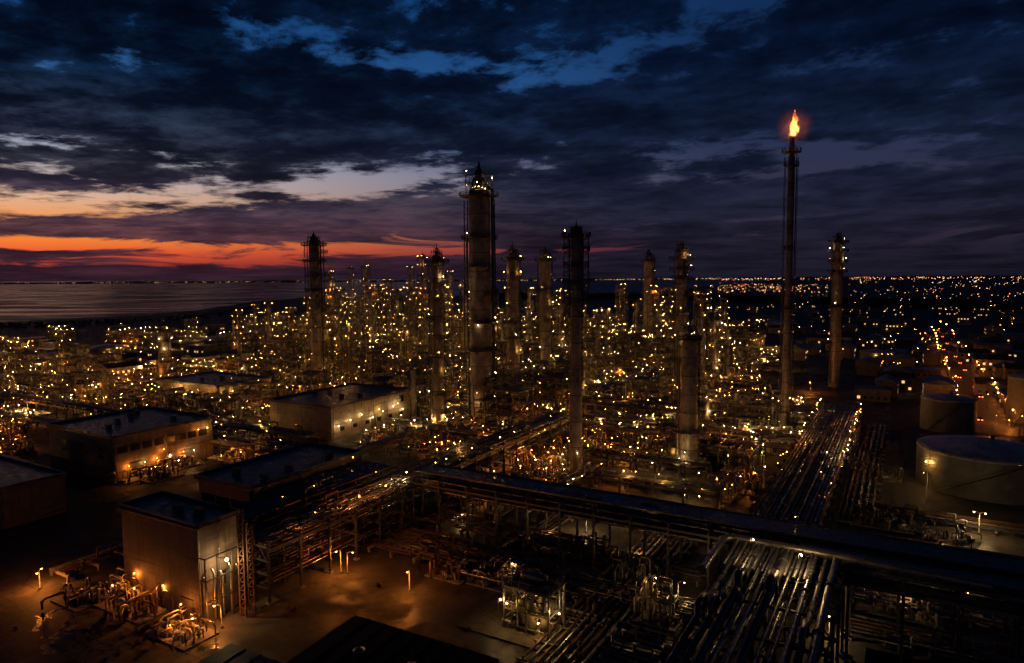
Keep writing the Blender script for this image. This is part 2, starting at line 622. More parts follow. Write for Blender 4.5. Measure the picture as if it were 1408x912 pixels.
def lamp(parent, p, k='Y', rz=0.0, big=False):
    x = lrnd.random()
    d = LAMPBIG if big and x < 0.7 or x < 0.12 else LAMPS if x > 0.62 else LAMP
    o = link('lamp', d[k], parent, p, rz)
    if lrnd.random() < LSHARE:
        glow(parent, (p[0] + 0.3 * cos(rz), p[1] + 0.3 * sin(rz), p[2]), k, LPOW * lrnd.choice((0.6, 1.0, 2.0)), 0.12)
    return o


# ------------------------------------------------------------------ land, water, far shore
def sheet(name, pts, z, m, kind='structure'):
    b = MB()
    b.add([(p[0], p[1], z) for p in pts], [tuple(range(len(pts)))], m)
    return tag(b.build(name), kind=kind)


M['sea'] = None


def sea_mat():
    m = bpy.data.materials.new('dark_sea_water')
    m.use_nodes = True
    nt = m.node_tree
    N.tree = nt
    b = nt.nodes['Principled BSDF']
    b.inputs['Base Color'].default_value = (0.008, 0.012, 0.02, 1)
    b.inputs['Roughness'].default_value = 0.32
    b.inputs['IOR'].default_value = 1.33
    tc = nt.nodes.new('ShaderNodeTexCoord')
    mp = nt.nodes.new('ShaderNodeMapping')
    mp.inputs['Scale'].default_value = (0.004, 0.02, 1)
    mp.inputs['Rotation'].default_value = (0, 0, radians(-6))
    nt.links.new(tc.outputs['Object'], mp.inputs[0])
    n = noise(N(mp.outputs[0]), 1.0, 9, 0.65)
    r = smooth(n, 0.35, 0.65, 0.2, 0.5)
    nt.links.new(r.s, b.inputs['Roughness'])
    bn = nt.nodes.new('ShaderNodeBump')
    bn.inputs['Strength'].default_value = 0.6
    bn.inputs['Distance'].default_value = 4.0
    nt.links.new(n.s, bn.inputs['Height'])
    nt.links.new(bn.outputs[0], b.inputs['Normal'])
    N.tree = WT
    return m


M['sea'] = sea_mat()


def ground_mat():
    m = bpy.data.materials.new('oily_yard_ground')
    m.use_nodes = True
    nt = m.node_tree
    N.tree = nt
    b = nt.nodes['Principled BSDF']
    tc = nt.nodes.new('ShaderNodeTexCoord')
    vec = N(tc.outputs['Object'])
    n1 = noise(vec, 0.05, 8, 0.62)
    n2 = noise(vec, 0.5, 8, 0.7)
    c = mix(smooth(n1, 0.38, 0.62), (0.045, 0.038, 0.032), (0.11, 0.094, 0.078))
    c = mix(smooth(n2, 0.50, 0.66, 0, 0.75), c, (0.022, 0.02, 0.018))
    nt.links.new(c.s, b.inputs['Base Color'])
    r = smooth(noise(vec, 0.16, 6, 0.6), 0.42, 0.58, 0.5, 0.9)
    nt.links.new(r.s, b.inputs['Roughness'])
    bn = nt.nodes.new('ShaderNodeBump')
    bn.inputs['Strength'].default_value = 0.5
    bn.inputs['Distance'].default_value = 0.12
    nt.links.new(n2.s, bn.inputs['Height'])
    nt.links.new(bn.outputs[0], b.inputs['Normal'])
    N.tree = WT
    return m


M['ground'] = ground_mat()
def yard_mat():
    """cast slabs with joints, tyre-dark stains and a few wet patches"""
    m = bpy.data.materials.new('yard_concrete')
    m.use_nodes = True
    nt = m.node_tree
    N.tree = nt
    b = nt.nodes['Principled BSDF']
    tc = nt.nodes.new('ShaderNodeTexCoord')
    mp = nt.nodes.new('ShaderNodeMapping')
    mp.inputs['Rotation'].default_value = (0, 0, radians(30))
    nt.links.new(tc.outputs['Object'], mp.inputs[0])
    sep = nt.nodes.new('ShaderNodeSeparateXYZ')
    nt.links.new(mp.outputs[0], sep.inputs[0])
    x, y = N(sep.outputs[0]), N(sep.outputs[1])
    vec = N(mp.outputs[0])
    n1 = noise(vec, 0.09, 8, 0.65)
    n2 = noise(vec, 0.6, 8, 0.7)
    n3 = noise(vec, 0.2, 6, 0.55, 1.0)
    jx = N.m('LESS_THAN', N.m('FRACT', x * (1 / 6.0)), 0.025)
    jy = N.m('LESS_THAN', N.m('FRACT', y * (1 / 5.0)), 0.03)
    cell = nt.nodes.new('ShaderNodeTexWhiteNoise')
    nt.links.new(comb(N.m('FLOOR', x * (1 / 6.0)), N.m('FLOOR', y * (1 / 5.0)), 0.0).s, cell.inputs['Vector'])
    c = mix(smooth(n1, 0.36, 0.64), (0.05, 0.041, 0.034), (0.13, 0.11, 0.09))
    c = mix(N(cell.outputs[0]) * 0.45, c, (0.06, 0.05, 0.042))
    c = mix(smooth(n2, 0.50, 0.62, 0, 0.7), c, (0.03, 0.026, 0.022))
    c = mix(N.m('MAXIMUM', jx, jy) * 0.85, c, (0.012, 0.011, 0.01))
    tr = noise(comb(x * 0.05, y * 0.9, 0.0), 1.0, 4, 0.5)
    c = mix(smooth(tr, 0.58, 0.66, 0, 0.6), c, (0.025, 0.022, 0.02))
    wet = smooth(n3, 0.56, 0.62)
    c = mix(wet * 0.5, c, (0.03, 0.026, 0.022))
    nt.links.new(c.s, b.inputs['Base Color'])
    r = 0.75 - wet * 0.55
    nt.links.new(r.s, b.inputs['Roughness'])
    bn = nt.nodes.new('ShaderNodeBump')
    bn.inputs['Distance'].default_value = 0.15
    nt.links.new((0.5 - wet * 0.35).s, bn.inputs['Strength'])
    nt.links.new(n2.s, bn.inputs['Height'])
    nt.links.new(bn.outputs[0], b.inputs['Normal'])
    N.tree = WT
    return m


M['yard'] = yard_mat()
M['asphalt'] = mat('asphalt', (0.055, 0.052, 0.05), 0.7, vary=0.35, scale=0.5, bump=0.3)
M['hill'] = mat('far_shore_scrub', (0.02, 0.022, 0.02), 0.95)

coast_px = [(-500, 447), (-200, 446), (0, 443), (60, 440), (120, 437), (180, 434.5), (230, 431), (285, 425), (345, 415), (420, 409), (520, 407), (640, 407),
            (720, 405), (820, 403.5), (900, 401), (950, 396), (1000, 391.5), (1040, 388), (1080, 384.6)]
rc = random.Random(5)
cl = []
for i in range(len(coast_px) - 1):
    a, b_ = coast_px[i], coast_px[i + 1]
    for k in range(4):
        f = k / 4
        cl.append(at(a[0] + (b_[0] - a[0]) * f, a[1] + (b_[1] - a[1]) * f + rc.uniform(-0.5, 0.5) * (1 if a[1] > 402 else 0.2), 0))
far = cl[-1]
land = cl + [Vector((far.x + 5000, 26000, 0)), Vector((45000, 26000, 0)), Vector((45000, -2000, 0)), Vector((-9000, -2000, 0))]
sheet('sea', [(-60000, -3000), (60000, -3000), (60000, 60000), (-60000, 60000)], -1.5, 'sea')
lb = MB()
n_l = len(land)
lb.add([(p.x, p.y, 0) for p in land], [tuple(range(n_l))[::-1]], 'ground')
lb.add([(p.x, p.y, 0) for p in land] + [(p.x, p.y, -2.5) for p in land], [(i, (i + 1) % n_l, n_l + (i + 1) % n_l, n_l + i) for i in range(n_l)], 'ground')
tag(lb.build('ground'), kind='structure')

# far shore: low land across the bay
fb = MB()
P0 = []
rr = random.Random(11)
x0s = [-200 + i * 24 for i in range(64)]
for i, px in enumerate(x0s):
    d = 12500 + rr.uniform(-300, 300) if px < 1040 else 15500
    r_ = ray(px, 384)
    k = d / r_.y
    h = 16 + 14 * abs(sin(px * 0.013)) + rr.uniform(0, 10)
    P0.append((r_.x * k, d, h))
vs, fs = [], []
for i, (x, y, h) in enumerate(P0):
    vs += [(x, y, -2), (x * 1.02, y + 250, h), (x * 1.1, y + 2500, h * 0.8), (x * 1.15, y + 4500, -2)]
for i in range(len(P0) - 1):
    for j in range(3):
        a = i * 4 + j
        fs.append((a, a + 4, a + 5, a + 1))
fb.add(vs, fs, 'hill', True)
tag(fb.build('far_shore_hills'), kind='structure')

# lights strung along the far shore and the distant city
rl = random.Random(21)


def light_field(name, label, cat, pts, group=None):
    b = MB()
    for p, r, m in pts:
        b.beam((p[0], p[1], 0 if p[2] > 0 else -1), (p[0], p[1], p[2] - r), r * 0.25, 'dark')
        b.bulb(p, r, m)
    return tag(b.build(name), label, cat, group, 'stuff')


def pick(ws):
    x = rl.random() * sum(w for _, w in ws)
    for k, w in ws:
        x -= w
        if x <= 0:
            return k
    return ws[-1][0]


pts = []
for i in range(330):
    px = rl.uniform(-40, 1090)
    if rl.random() < 0.4:
        px = rl.gauss(rl.choice([130, 300, 520, 660, 700, 850, 890, 960, 1010]), 28)
    r_ = ray(px, 384)
    d = 12350 + rl.uniform(-150, 100)
    k = d / r_.y
    right = max(0.0, min(1.0, (px - 500) / 400))
    pts.append(((r_.x * k, d, rl.uniform(8, 26)), rl.uniform(2.0, 3.6) * (0.75 + 0.45 * right), pick([('FO', 5), ('FW', 5), ('FR', 0.4 + right)])))
light_field('shore_lights', 'thin string of tiny warm lights along the far shore across the bay', 'lights', pts)

pts = []
clus = []
for i in range(46):
    clus.append((rl.uniform(985, 1450), rl.gauss(385.5, 1.2), rl.uniform(10, 40), 0.6, rl.randint(3, 12)))
for i in range(34):
    clus.append((rl.gauss(1045, 45), rl.uniform(395, 407), rl.uniform(6, 22), 1.6, rl.randint(6, 14)))
for i in range(34):
    clus.append((rl.uniform(1130, 1450), rl.uniform(390, 424), rl.uniform(5, 26), 1.3, rl.randint(3, 12)))
for i in range(16):
    clus.append((rl.uniform(1000, 1450), rl.uniform(424, 440), rl.uniform(5, 20), 1.0, rl.randint(2, 6)))
for cx_, cy_, wx, wy, nn_ in clus:
    tint = pick([('FO', 7), ('FW', 4), ('FR', 0.8), ('FB', 0.5)])
    for i in range(nn_):
        px = rl.gauss(cx_, wx)
        py = max(383.4, rl.gauss(cy_, wy)) - (px - 704) / 1408 * 4
        if py < 381.0 or px < 978:
            continue
        p = at(px, py, 0)
        d = p.length
        if d > 24000:
            continue
        r = min(d / 683 * rl.choice((0.10, 0.13, 0.17, 0.27)), 5.0)
        pts.append(((p.x, p.y, rl.uniform(6, 14) + d * 0.0006), r, tint if rl.random() < 0.75 else pick([('FO', 6), ('FW', 4), ('FR', 1.2)])))
light_field('city_lights', 'sea of small orange and white lights of the distant city by the horizon', 'lights', pts)

# ------------------------------------------------------------------ roads and yards (4 mm steps)
rot = lambda p, a: Vector((p.x * cos(a) - p.y * sin(a), p.x * sin(a) + p.y * cos(a), 0))


def strip(name, p, d, l, w, z, m):
    p = Vector((p[0], p[1], 0))
    n = Vector((-d.y, d.x, 0))
    q = [p - n * w / 2, p + d * l - n * w / 2, p + d * l + n * w / 2, p + n * w / 2]
    return sheet(name, q, z, m)


yard0 = at(20, 905)
strip('concrete_yard', at(-60, 800) - V * 50, U, 330, 120, 0.004, 'yard')
strip('plant_road', at(700, 790) - U * 190, U, 360, 9, 0.008, 'asphalt')
strip('service_road', at(1240, 900) - V * 40, V, 600, 10, 0.008, 'asphalt')

exec_zones = []      # keep-out rectangles in (u, v): (u0, u1, v0, v1)


def uv(p):
    return (p[0] * U.x + p[1] * U.y, p[0] * V.x + p[1] * V.y)


def keep(p, q, pad=4):
    a, b_ = uv(p), uv(q)
    exec_zones.append((min(a[0], b_[0]) - pad, max(a[0], b_[0]) + pad, min(a[1], b_[1]) - pad, max(a[1], b_[1]) + pad))


def blocked(p, pad=0):
    a = uv(p)
    return any(z[0] - pad < a[0] < z[1] + pad and z[2] - pad < a[1] < z[3] + pad for z in exec_zones)


# ------------------------------------------------------------------ buildings
def building(name, label, corner_px, h, right_px, left_px, wall, group=None, parapet=0.6, doors=(), windows=(), ribs=0, lamps=(), open_side=False, roofm='roof', vents=3):
    """box whose near roof corner shows at corner_px; +V side ends at column right_px, -U side at column left_px"""
    c = at(corner_px[0], corner_px[1], h)
    lv = along(c, V, right_px)
    lu = along(c, -U, left_px)
    o = Vector((c.x, c.y, 0)) - U * lu
    keep(o, o + U * lu + V * lv, 5)
    t = thing(name, label, 'building', o, GA, group)
    # local x = U (0..lu), y = V (0..lv)
    b = MB()
    if not open_side:
        b.box((lu / 2, lv / 2, (h - 0.3) / 2), (lu, lv, h - 0.3), wall)
    else:
        b.box((lu / 2, lv - 0.4, (h - 0.3) / 2), (lu, 0.8, h - 0.3), wall)
        b.box((0.4, lv / 2, (h - 0.3) / 2), (0.8, lv - 1.7, h - 0.3), wall)
        b.box((lu - 0.3, lv / 2, h - 1.9), (0.5, lv - 1.7, 3.0), wall)
        for k in range(int(lv // 6)):
            b.box((lu - 0.35, 1 + k * 6, (h - 3.4) / 2), (0.45, 0.45, h - 3.4), 'dark')
        b.box((lu / 2, 0.3, h - 1.9), (lu - 1.4, 0.5, 3.0), wall)
        for k in range(int(lu // 5)):
            b.box((1.5 + k * 5, 0.3, (h - 3.4) / 2), (0.4, 0.4, h - 3.4), 'dark')
        b.box((lu / 2, lv / 2, h * 0.45), (lu - 2, lv - 2.4, 0.25), 'grate')
    b.build('wall', t)
    r = MB()
    r.box((lu / 2, lv / 2, h - 0.15), (lu + 0.8, lv + 0.8, 0.3), roofm)
    for x in (-0.25, lu + 0.25):
        r.box((x, lv / 2, h + parapet / 2), (0.3, lv + 0.8, parapet), roofm)
    for y in (-0.25, lv + 0.25):
        r.box((lu / 2, y, h + parapet / 2), (lu + 0.2, 0.3, parapet), roofm)
    rf = r.build('roof', t)
    rv = random.Random(int(corner_px[0] * 7 + corner_px[1]))
    for k in range(vents):
        vx, vy = rv.uniform(0.15, 0.85) * lu, rv.uniform(0.15, 0.85) * lv
        w = MB()
        w.box((0, 0, 0.5), (1.6, 1.1, 1.0), 'steel')
        w.box((0, 0, 1.1), (1.9, 1.4, 0.16), 'dark')
        w.build('roof_vent', rf, (vx, vy, h))
    for sx, sy, ex, ey in ((lu + 0.5, 0, lu + 0.5, lv), (0, -0.5, lu, -0.5)):
        w = MB()
        w.beam((sx, sy, h - 0.25), (ex, ey, h - 0.25), 0.22, 'steel')
        w.build('gutter', t)
    for k in range(3):
        w = MB()
        y = (0.02 + 0.48 * k) * lv
        w.tube([(lu + 0.45, y, h - 0.3), (lu + 0.18, y, h - 0.9), (lu + 0.18, y, 0.2)], 0.09, 'steel', 6)
        w.build('downpipe', t)
    # face 'R': the side x = lu running along V;  face 'L': the side y = 0 running along U
    def on(face, s, z, w, hh, m, nm, dep=0.12):
        q = MB()
        if face == 'R':
            q.box((lu + dep / 2, s * lv, z), (dep, w, hh), m)
            q.box((lu + dep / 2 + 0.02, s * lv, z + hh / 2 + 0.12), (dep + 0.15, w + 0.4, 0.14), 'dark')
        else:
            q.box((s * lu, -dep / 2, z), (w, dep, hh), m)
            q.box((s * lu, -dep / 2 - 0.02, z + hh / 2 + 0.12), (w + 0.4, dep + 0.15, 0.14), 'dark')
        return q.build(nm, t)
    for f, s, w, hh in doors:
        on(f, s, hh / 2, w, hh, 'door', 'door')
    for f, s, z, w, hh, m in windows:
        on(f, s, z, w, hh, m, 'window', 0.1)
    for k in range(ribs):
        q = MB()
        q.box((lu + 0.2, (k + 0.5) / ribs * lv, h * 0.48), (0.28, 0.28, h * 0.94), 'dark')
        q.build('pilaster', t)
    for f, s, z, kk in lamps:
        q = MB()
        q.tube([(0, 0, 0), (0.8, 0, 0.3)], 0.06, 'dark', 4)
        q.bulb((0.9, 0, 0.1), 0.13, kk)
        w_ = (lu + 1.3, s * lv, z) if f == 'R' else (s * lu, -1.3, z)
        glow(t, w_, kk, 190.0, 0.15)
        if f == 'R':
            q.build('wall_lamp', t, (lu + 0.05, s * lv, z), 0.0)
        else:
            q.build('wall_lamp', t, (s * lu, -0.05, z), -pi / 2)
    return t, lu, lv


W4, w4u, w4v = building('plant_building', 'tall grimy windowless block with dark flat roof beside the orange-lit pump area', (270, 725), 17.3, 326, 166, 'wallA',
                        doors=[('R', 0.3, 2.4, 3.0), ('L', 0.85, 3, 3.6)], ribs=0, vents=2,
                        windows=[('R', 0.55, 6.5, 1.6, 2.4, 'dim')])
W3, w3u, w3v = building('plant_building', 'open-sided building with long dark blue roof beside the multi-level pipe rack', (345, 672), 14.0, 497, 270, 'wallA',
                        open_side=True, vents=4)
W2, w2u, w2v = building('plant_building', 'wide pale-walled hall with black flat roof and dark window openings, at left', (155, 602), 13.5, 292, 66, 'wallB',
                        doors=[('R', 0.2, 4, 4.5), ('R', 0.7, 4, 4.5), ('L', 0.5, 3, 4)], vents=5,
                        windows=[('R', 0.08 + i * 0.115, 9.2, 3.0, 2.0, 'dim') for i in range(8)] + [('L', 0.25 + i * 0.28, 8.0, 2.6, 3.6, 'dim') for i in range(3)],
                        lamps=[('R', 0.45, 6.6, 'O'), ('R', 0.82, 10.5, 'O'), ('R', 0.92, 10.5, 'Y')])
W1, w1u, w1v = building('plant_building', 'pale lit panel building with dark flat roof left of the tallest column', (455, 561), 12.4, 563, 370, 'wallC',
                        doors=[('R', 0.5, 3, 4), ('L', 0.5, 3, 4)], vents=4,
                        windows=[('R', 0.12 + i * 0.15, 3.4, 2.2, 1.4, 'dim') for i in range(6)] + [('R', 0.88, 9.5, 2.6, 2.6, 'dim')],
                        lamps=[('R', 0.06 + i * 0.135, 5.0 + (i % 3) * 1.1, 'W') for i in range(7)] + [('R', 0.55, 7.6, 'Y'), ('R', 0.8, 8.0, 'W')])
W5, w5u, w5v = building('plant_building', 'low concrete building with weathered roof cut by the left edge', (0, 673), 10.0, 88, -140, 'wallA', vents=2)
W6, w6u, w6v = building('plant_building', 'long low dark-roofed shed behind the lit horizontal racks, left of the pale panel building', (297, 532), 8.0, 372, 215, 'wallC', vents=3,
                        lamps=[('R', 0.1 + 0.16 * i, 4.6, 'Y') for i in range(6)])

# near roofs at the bottom of the view
def near_shed(label, peak, h, lu, lv, m):
    c = at(peak[0], peak[1], h)
    t = thing('low_shed', label, 'shed', (c.x, c.y, 0), GA + radians(4))
    b = MB()
    b.box((lu / 2, -lv / 2, (h - 1) / 2), (lu - 0.6, lv - 0.6, h - 1), 'wallB')
    b.build('wall', t)
    r = MB()
    r.add([(0, 0, h), (lu, 0, h - 0.9), (lu, -lv, h - 0.9), (0, -lv, h), (0, 0, h - 0.5), (lu, 0, h - 1.3), (lu, -lv, h - 1.3), (0, -lv, h - 0.5)],
          [(0, 3, 2, 1), (4, 5, 6, 7), (0, 1, 5, 4), (1, 2, 6, 5), (2, 3, 7, 6), (3, 0, 4, 7)], m)
    for k in range(1, int(lu // 3)):
        r.box((k * 3, -lv / 2, h - 0.9 * k * 3 / lu + 0.06), (0.15, lv, 0.16), m)
    r.build('roof', t)
    for k in range(2):
        v = MB()
        v.lathe([(0.5, 0), (0.5, 0.9), (0.9, 1.0), (0.9, 1.2), (0.1, 1.6)], 'steel', 10)
        v.build('roof_vent', t, (lu * (0.3 + 0.35 * k), -lv * 0.4, h - 0.6))
    return t


M['blackroof'] = mat('black_sheet_roof', (0.012, 0.012, 0.014), 0.85, vary=0.3, scale=0.4)
near_shed('black-roofed shed cut by the bottom edge of the yard', (488, 846), 6.0, 26, 22, 'blackroof')
near_shed('small blue-grey roofed shed at the bottom edge beside the yard lamp', (318, 884), 5.0, 14, 20, 'roof')


# ------------------------------------------------------------------ storage tanks
def tank(px, base_y, top_y, wpx, label, lamps=(), stair=True, group='storage tanks'):
    p = at(px, base_y)
    h = top_z(p, top_y)
    R = wpx / 2 * dist(p) / FPX
    t = thing('storage_tank', label, 'tank', p, 0, group)
    exec_zones.append((uv(p)[0] - R - 4, uv(p)[0] + R + 4, uv(p)[1] - R - 4, uv(p)[1] + R + 4))
    b = MB()
    prof = [(R, 0)]
    k = 5
    for i in range(1, k + 1):
        z = h * i / k
        b.lathe([(R - 0.02, z - 0.12), (R + 0.06, z - 0.12), (R + 0.06, z - 0.01), (R - 0.02, z - 0.01)], 'tank', 48, smooth=False, cap=False)
    prof += [(R, h)]
    b.lathe(prof, 'tank', 48, smooth=True, cap=False)
    b.build('shell', t)
    r = MB()
    r.lathe([(R + 0.15, h + 0.002), (R + 0.15, h + 0.2), (R * 0.92, h + 0.55), (R * 0.5, h + R * 0.12), (R * 0.18, h + R * 0.17), (0.3, h + R * 0.18)], 'tankroof', 48)
    rf = r.build('roof', t)
    v = MB()
    v.lathe([(0.45, 0), (0.45, 1.0), (0.8, 1.1), (0.1, 1.5)], 'steel', 8)
    v.build('vent', rf, (R * 0.1, 0, h + R * 0.17))
    q = MB()
    q.ring_rail(R + 0.05, h + 0.2, 'steel', 40)
    q.build('railing', t)
    if stair:
        s_ = MB()
        a0, a1, n = radians(-165), radians(-95), 40
        for i in range(n):
            a = a0 + (a1 - a0) * i / n
            z = h * (i + 0.5) / n
            s_.box(((R + 0.6) * cos(a), (R + 0.6) * sin(a), z), (0.9, 0.35, 0.08), 'steel', a)
        P = [((R + 1.05) * cos(a0 + (a1 - a0) * i / n), (R + 1.05) * sin(a0 + (a1 - a0) * i / n), h * (i + 0.5) / n) for i in range(n + 1)]
        s_.tube([(x, y, z + 1.0) for x, y, z in P], 0.06, 'steel', 4)
        s_.tube(P, 0.09, 'steel', 4)
        s_.build('stair', t)
    for (a, z, kk) in lamps:
        lamp(t, ((R + 0.7) * cos(radians(a)), (R + 0.7) * sin(radians(a)), z * h), kk, radians(a), True)
    return t, p, R, h


tank(1354, 668, 618, 164, 'large pale storage tank with a blue-grey domed roof at the right edge', [(-97, 1.12, 'W'), (-175, 0.7, 'Y')])
tank(1303, 590, 548, 66, 'dark storage tank just behind the large pale tank', [])
tank(1420, 580, 520, 60, 'tall dark tank cut by the right edge behind the large pale tank', [])
tank(1205, 498, 484, 42, 'small tank right of the lamp-lit column by the far end of the rack', [(-120, 0.8, 'Y')])
tank(862, 476, 465, 44, 'small pale tank between the slender column and the wide-topped column', [(-140, 0.8, 'Y'), (-60, 0.8, 'Y')])
tank(1075, 452, 444, 40, 'low far tank just left of the flare stack', [(-90, 1.05, 'O')])
tank(150, 486, 478, 52, 'flat far tank left of the small lit tower', [(-60, 0.9, 'Y')])
tank(70, 500, 490, 60, 'flat wide tank in the dark area at far left', [(-80, 1.05, 'O')])
tank(300, 476, 466, 46, 'flat tank right of the small lit tower', [(-90, 1.05, 'W')])


# ------------------------------------------------------------------ process columns



def column(px, base_y, top_y, wpx, label, plats, lit=1.0, shell='shell', big_top=1.0, seed=1, lampk='YYW', cat='column', rings=9, taper=None, topdark=0.0, parts=True, head=True, group='tall process columns', lean_pipe=True):
    p = at(px, base_y)
    h = top_z(p, top_y)
    R = wpx / 2 * dist(p) / FPX
    rr = random.Random(seed)
    t = thing('process_column', label, cat, p, rr.uniform(-0.3, 0.3), group)
    exec_zones.append((uv(p)[0] - R - 3, uv(p)[0] + R + 3, uv(p)[1] - R - 3, uv(p)[1] + R + 3))
    b = MB()
    prof = [(R * 1.15, 0), (R * 1.15, h * 0.03)]
    def rad(z):
        if taper:
            for (f0, r0), (f1, r1) in zip(taper, taper[1:]):
                if f0 <= z / h <= f1:
                    return R * (r0 + (r1 - r0) * (z / h - f0) / (f1 - f0))
        return R
    for i in range(rings + 1):
        z = h * (0.035 + 0.945 * i / rings)
        r0 = rad(min(z, h * 0.999))
        prof += [(r0, z)]
        b.lathe([(r0 * 0.99, z - 0.12), (r0 * 1.025, z - 0.12), (r0 * 1.025, z + 0.12), (r0 * 0.99, z + 0.12)], 'dark', 28, smooth=False, cap=False)
    rt = rad(h * 0.99)
    prof += [(rt, h * 0.985), (rt * 0.92, h * 0.985 + rt * 0.3), (rt * 0.65, h * 0.985 + rt * 0.55), (rt * 0.2, h * 0.985 + rt * 0.68)]
    # the body's straight courses keep their own normals: split at each change of radius
    for (ra, za), (rb_, zb) in zip(prof, prof[1:]):
        b.lathe([(ra, za), (rb_, zb)], shell, 28, cap=False)
    b.build('shell', t)
    top = h * 0.985 + rt * 0.6
    v = MB()
    v.lathe([(rt * 0.28, top - 0.4), (rt * 0.28, top + rt * 0.5), (rt * 0.4, top + rt * 0.5), (rt * 0.4, top + rt * 0.62), (0.1, top + rt * 0.8)], 'dark', 10)
    v.beam((0, 0, top), (0, 0, top + rt * 1.5 + 1.5), 0.2, 'dark')
    v.build('vent', t)
    if lean_pipe:
        a = rr.uniform(-0.4, 0.6)
        pr = max(0.25, R * 0.14)
        q = MB()
        q.tube([(0, 0, top + rt * 0.3), (rt * 0.6 * cos(a), rt * 0.6 * sin(a), top + rt * 0.4), (rt * 1.25 * cos(a), rt * 1.25 * sin(a), top - rt * 0.3),
                (R * 1.25 * cos(a), R * 1.25 * sin(a), h * 0.9), (R * 1.25 * cos(a), R * 1.25 * sin(a), 2.5), (R * 2.6 * cos(a), R * 2.6 * sin(a), 2.0)], pr, 'pipe2', 8)
        q.build('vapour_pipe', t)
        q = MB()
        a2 = a + pi * 0.9
        q.tube([(R * 0.9 * cos(a2), R * 0.9 * sin(a2), h * 0.8), (R * 1.3 * cos(a2), R * 1.3 * sin(a2), h * 0.79), (R * 1.3 * cos(a2), R * 1.3 * sin(a2), 3), (R * 2.2 * cos(a2), R * 2.2 * sin(a2), 2.5)], pr * 0.6, 'pipe', 6)
        q.build('side_pipe', t)
    if wpx > 12 and head:
        cz = MB()
        for i in range(6):
            a = 2 * pi * i / 6 + 0.3
            cz.beam((rt * 1.2 * cos(a), rt * 1.2 * sin(a), h * 0.97), (rt * 0.9 * cos(a), rt * 0.9 * sin(a), top + rt * rr.uniform(0.6, 1.5)), 0.16, 'dark')
            cz.tube([(rt * 0.6 * cos(a), rt * 0.6 * sin(a), top - rt * .3), (rt * 0.5 * cos(a), rt * 0.5 * sin(a), top + rt * 0.6), (rt * 0.15 * cos(a), rt * 0.15 * sin(a), top + rt * 1.3)], rt * 0.07, 'pipe2', 5)
        cz.ring_rail(rt * 1.05, top + rt * 0.3, 'dark', 8, 1.0)
        cz.build('crown_frame', t)
    # ladder with cage hoops
    q = MB()
    al = -pi * 0.03 if seed % 2 else pi * 1.03
    L = MB()
    zlo, zhi = 3, h * 0.97
    x0 = R * 1.08 + 0.3
    def lp(z, dx, dy):
        x = x0 + dx
        return (x * cos(al) - dy * sin(al), x * sin(al) + dy * cos(al), z)
    for dy in (-0.3, 0.3):
        L.beam(lp(zlo, 0, dy), lp(zhi, 0, dy), 0.1, 'dark')
    z = zlo
    step = 0.9
    while z < zhi:
        L.beam(lp(z, 0, -0.3), lp(z, 0, 0.3), 0.06, 'dark')
        z += step
    z = zlo + 2
    while z < zhi:
        L.tube([lp(z, 0, -0.4), lp(z, 0.55, -0.4), lp(z, 0.8, 0), lp(z, 0.55, 0.4), lp(z, 0, 0.4)], 0.05, 'dark', 3, False)
        z += 1.9
    for dx, dy in ((0.8, 0), (0.55, 0.4), (0.55, -0.4)):
        L.beam(lp(zlo + 2, dx, dy), lp(zhi, dx, dy), 0.07, 'dark')
    L.build('ladder', t)
    for (f, a0, a1, wide) in plats:
        z = f * h
        rp = rad(z)
        Ro = rp + (1.9 + 0.2 * rp) * wide
        a0r, a1r = radians(a0), radians(a1)
        k = max(4, int(20 * (a1r - a0r) / (2 * pi)))
        pl = MB()
        vs, fs = [], []
        for i in range(k + 1):
            a = a0r + (a1r - a0r) * i / k
            for r_, zz in ((rp * 1.04, z), (Ro, z), (Ro, z + 0.18), (rp * 1.04, z + 0.18)):
                vs.append((r_ * cos(a), r_ * sin(a), zz))
        for i in range(k):
            for j in range(4):
                j2 = (j + 1) % 4
                fs.append((i * 4 + j, i * 4 + j2, i * 4 + 4 + j2, i * 4 + 4 + j))
        pl.add(vs, fs, 'grate')
        pl.ring_rail(Ro - 0.06, z + 0.18, 'dark', 20, 1.25, a0r, a1r, w=0.17)
        for i in range(0, k + 1, 3):
            a = a0r + (a1r - a0r) * i / k
            pl.beam((rp * 0.99 * cos(a), rp * 0.99 * sin(a), z - 1.3), ((Ro - 0.3) * cos(a), (Ro - 0.3) * sin(a), z), 0.14, 'dark')
        po = pl.build('platform', t)
        nl = max(1, int(round(lit * (a1 - a0) / 120.0)))
        if rr.random() > lit + 0.25:
            nl = 0
        for i in range(nl):
            a = a0r + (a1r - a0r) * (i + rr.uniform(0.2, 0.8)) / nl
            lamp(po, ((Ro - 0.5) * cos(a), (Ro - 0.5) * sin(a), z + 2.0), rr.choice(lampk), a + pi, True)
    return t, p, R, h


def plat_set(n, f0, f1, seed, full_top=True, wide=1.0):
    rr = random.Random(seed)
    out = []
    for i in range(n):
        f = f0 + (f1 - f0) * i / max(1, n - 1)
        if i == n - 1 and full_top:
            out.append((f, 0, 360, wide * 1.1))
        else:
            a = rr.choice([-150, -60, 20, -100, 150])
            out.append((f, a, a + rr.choice([110, 160, 220]), wide))
    return out


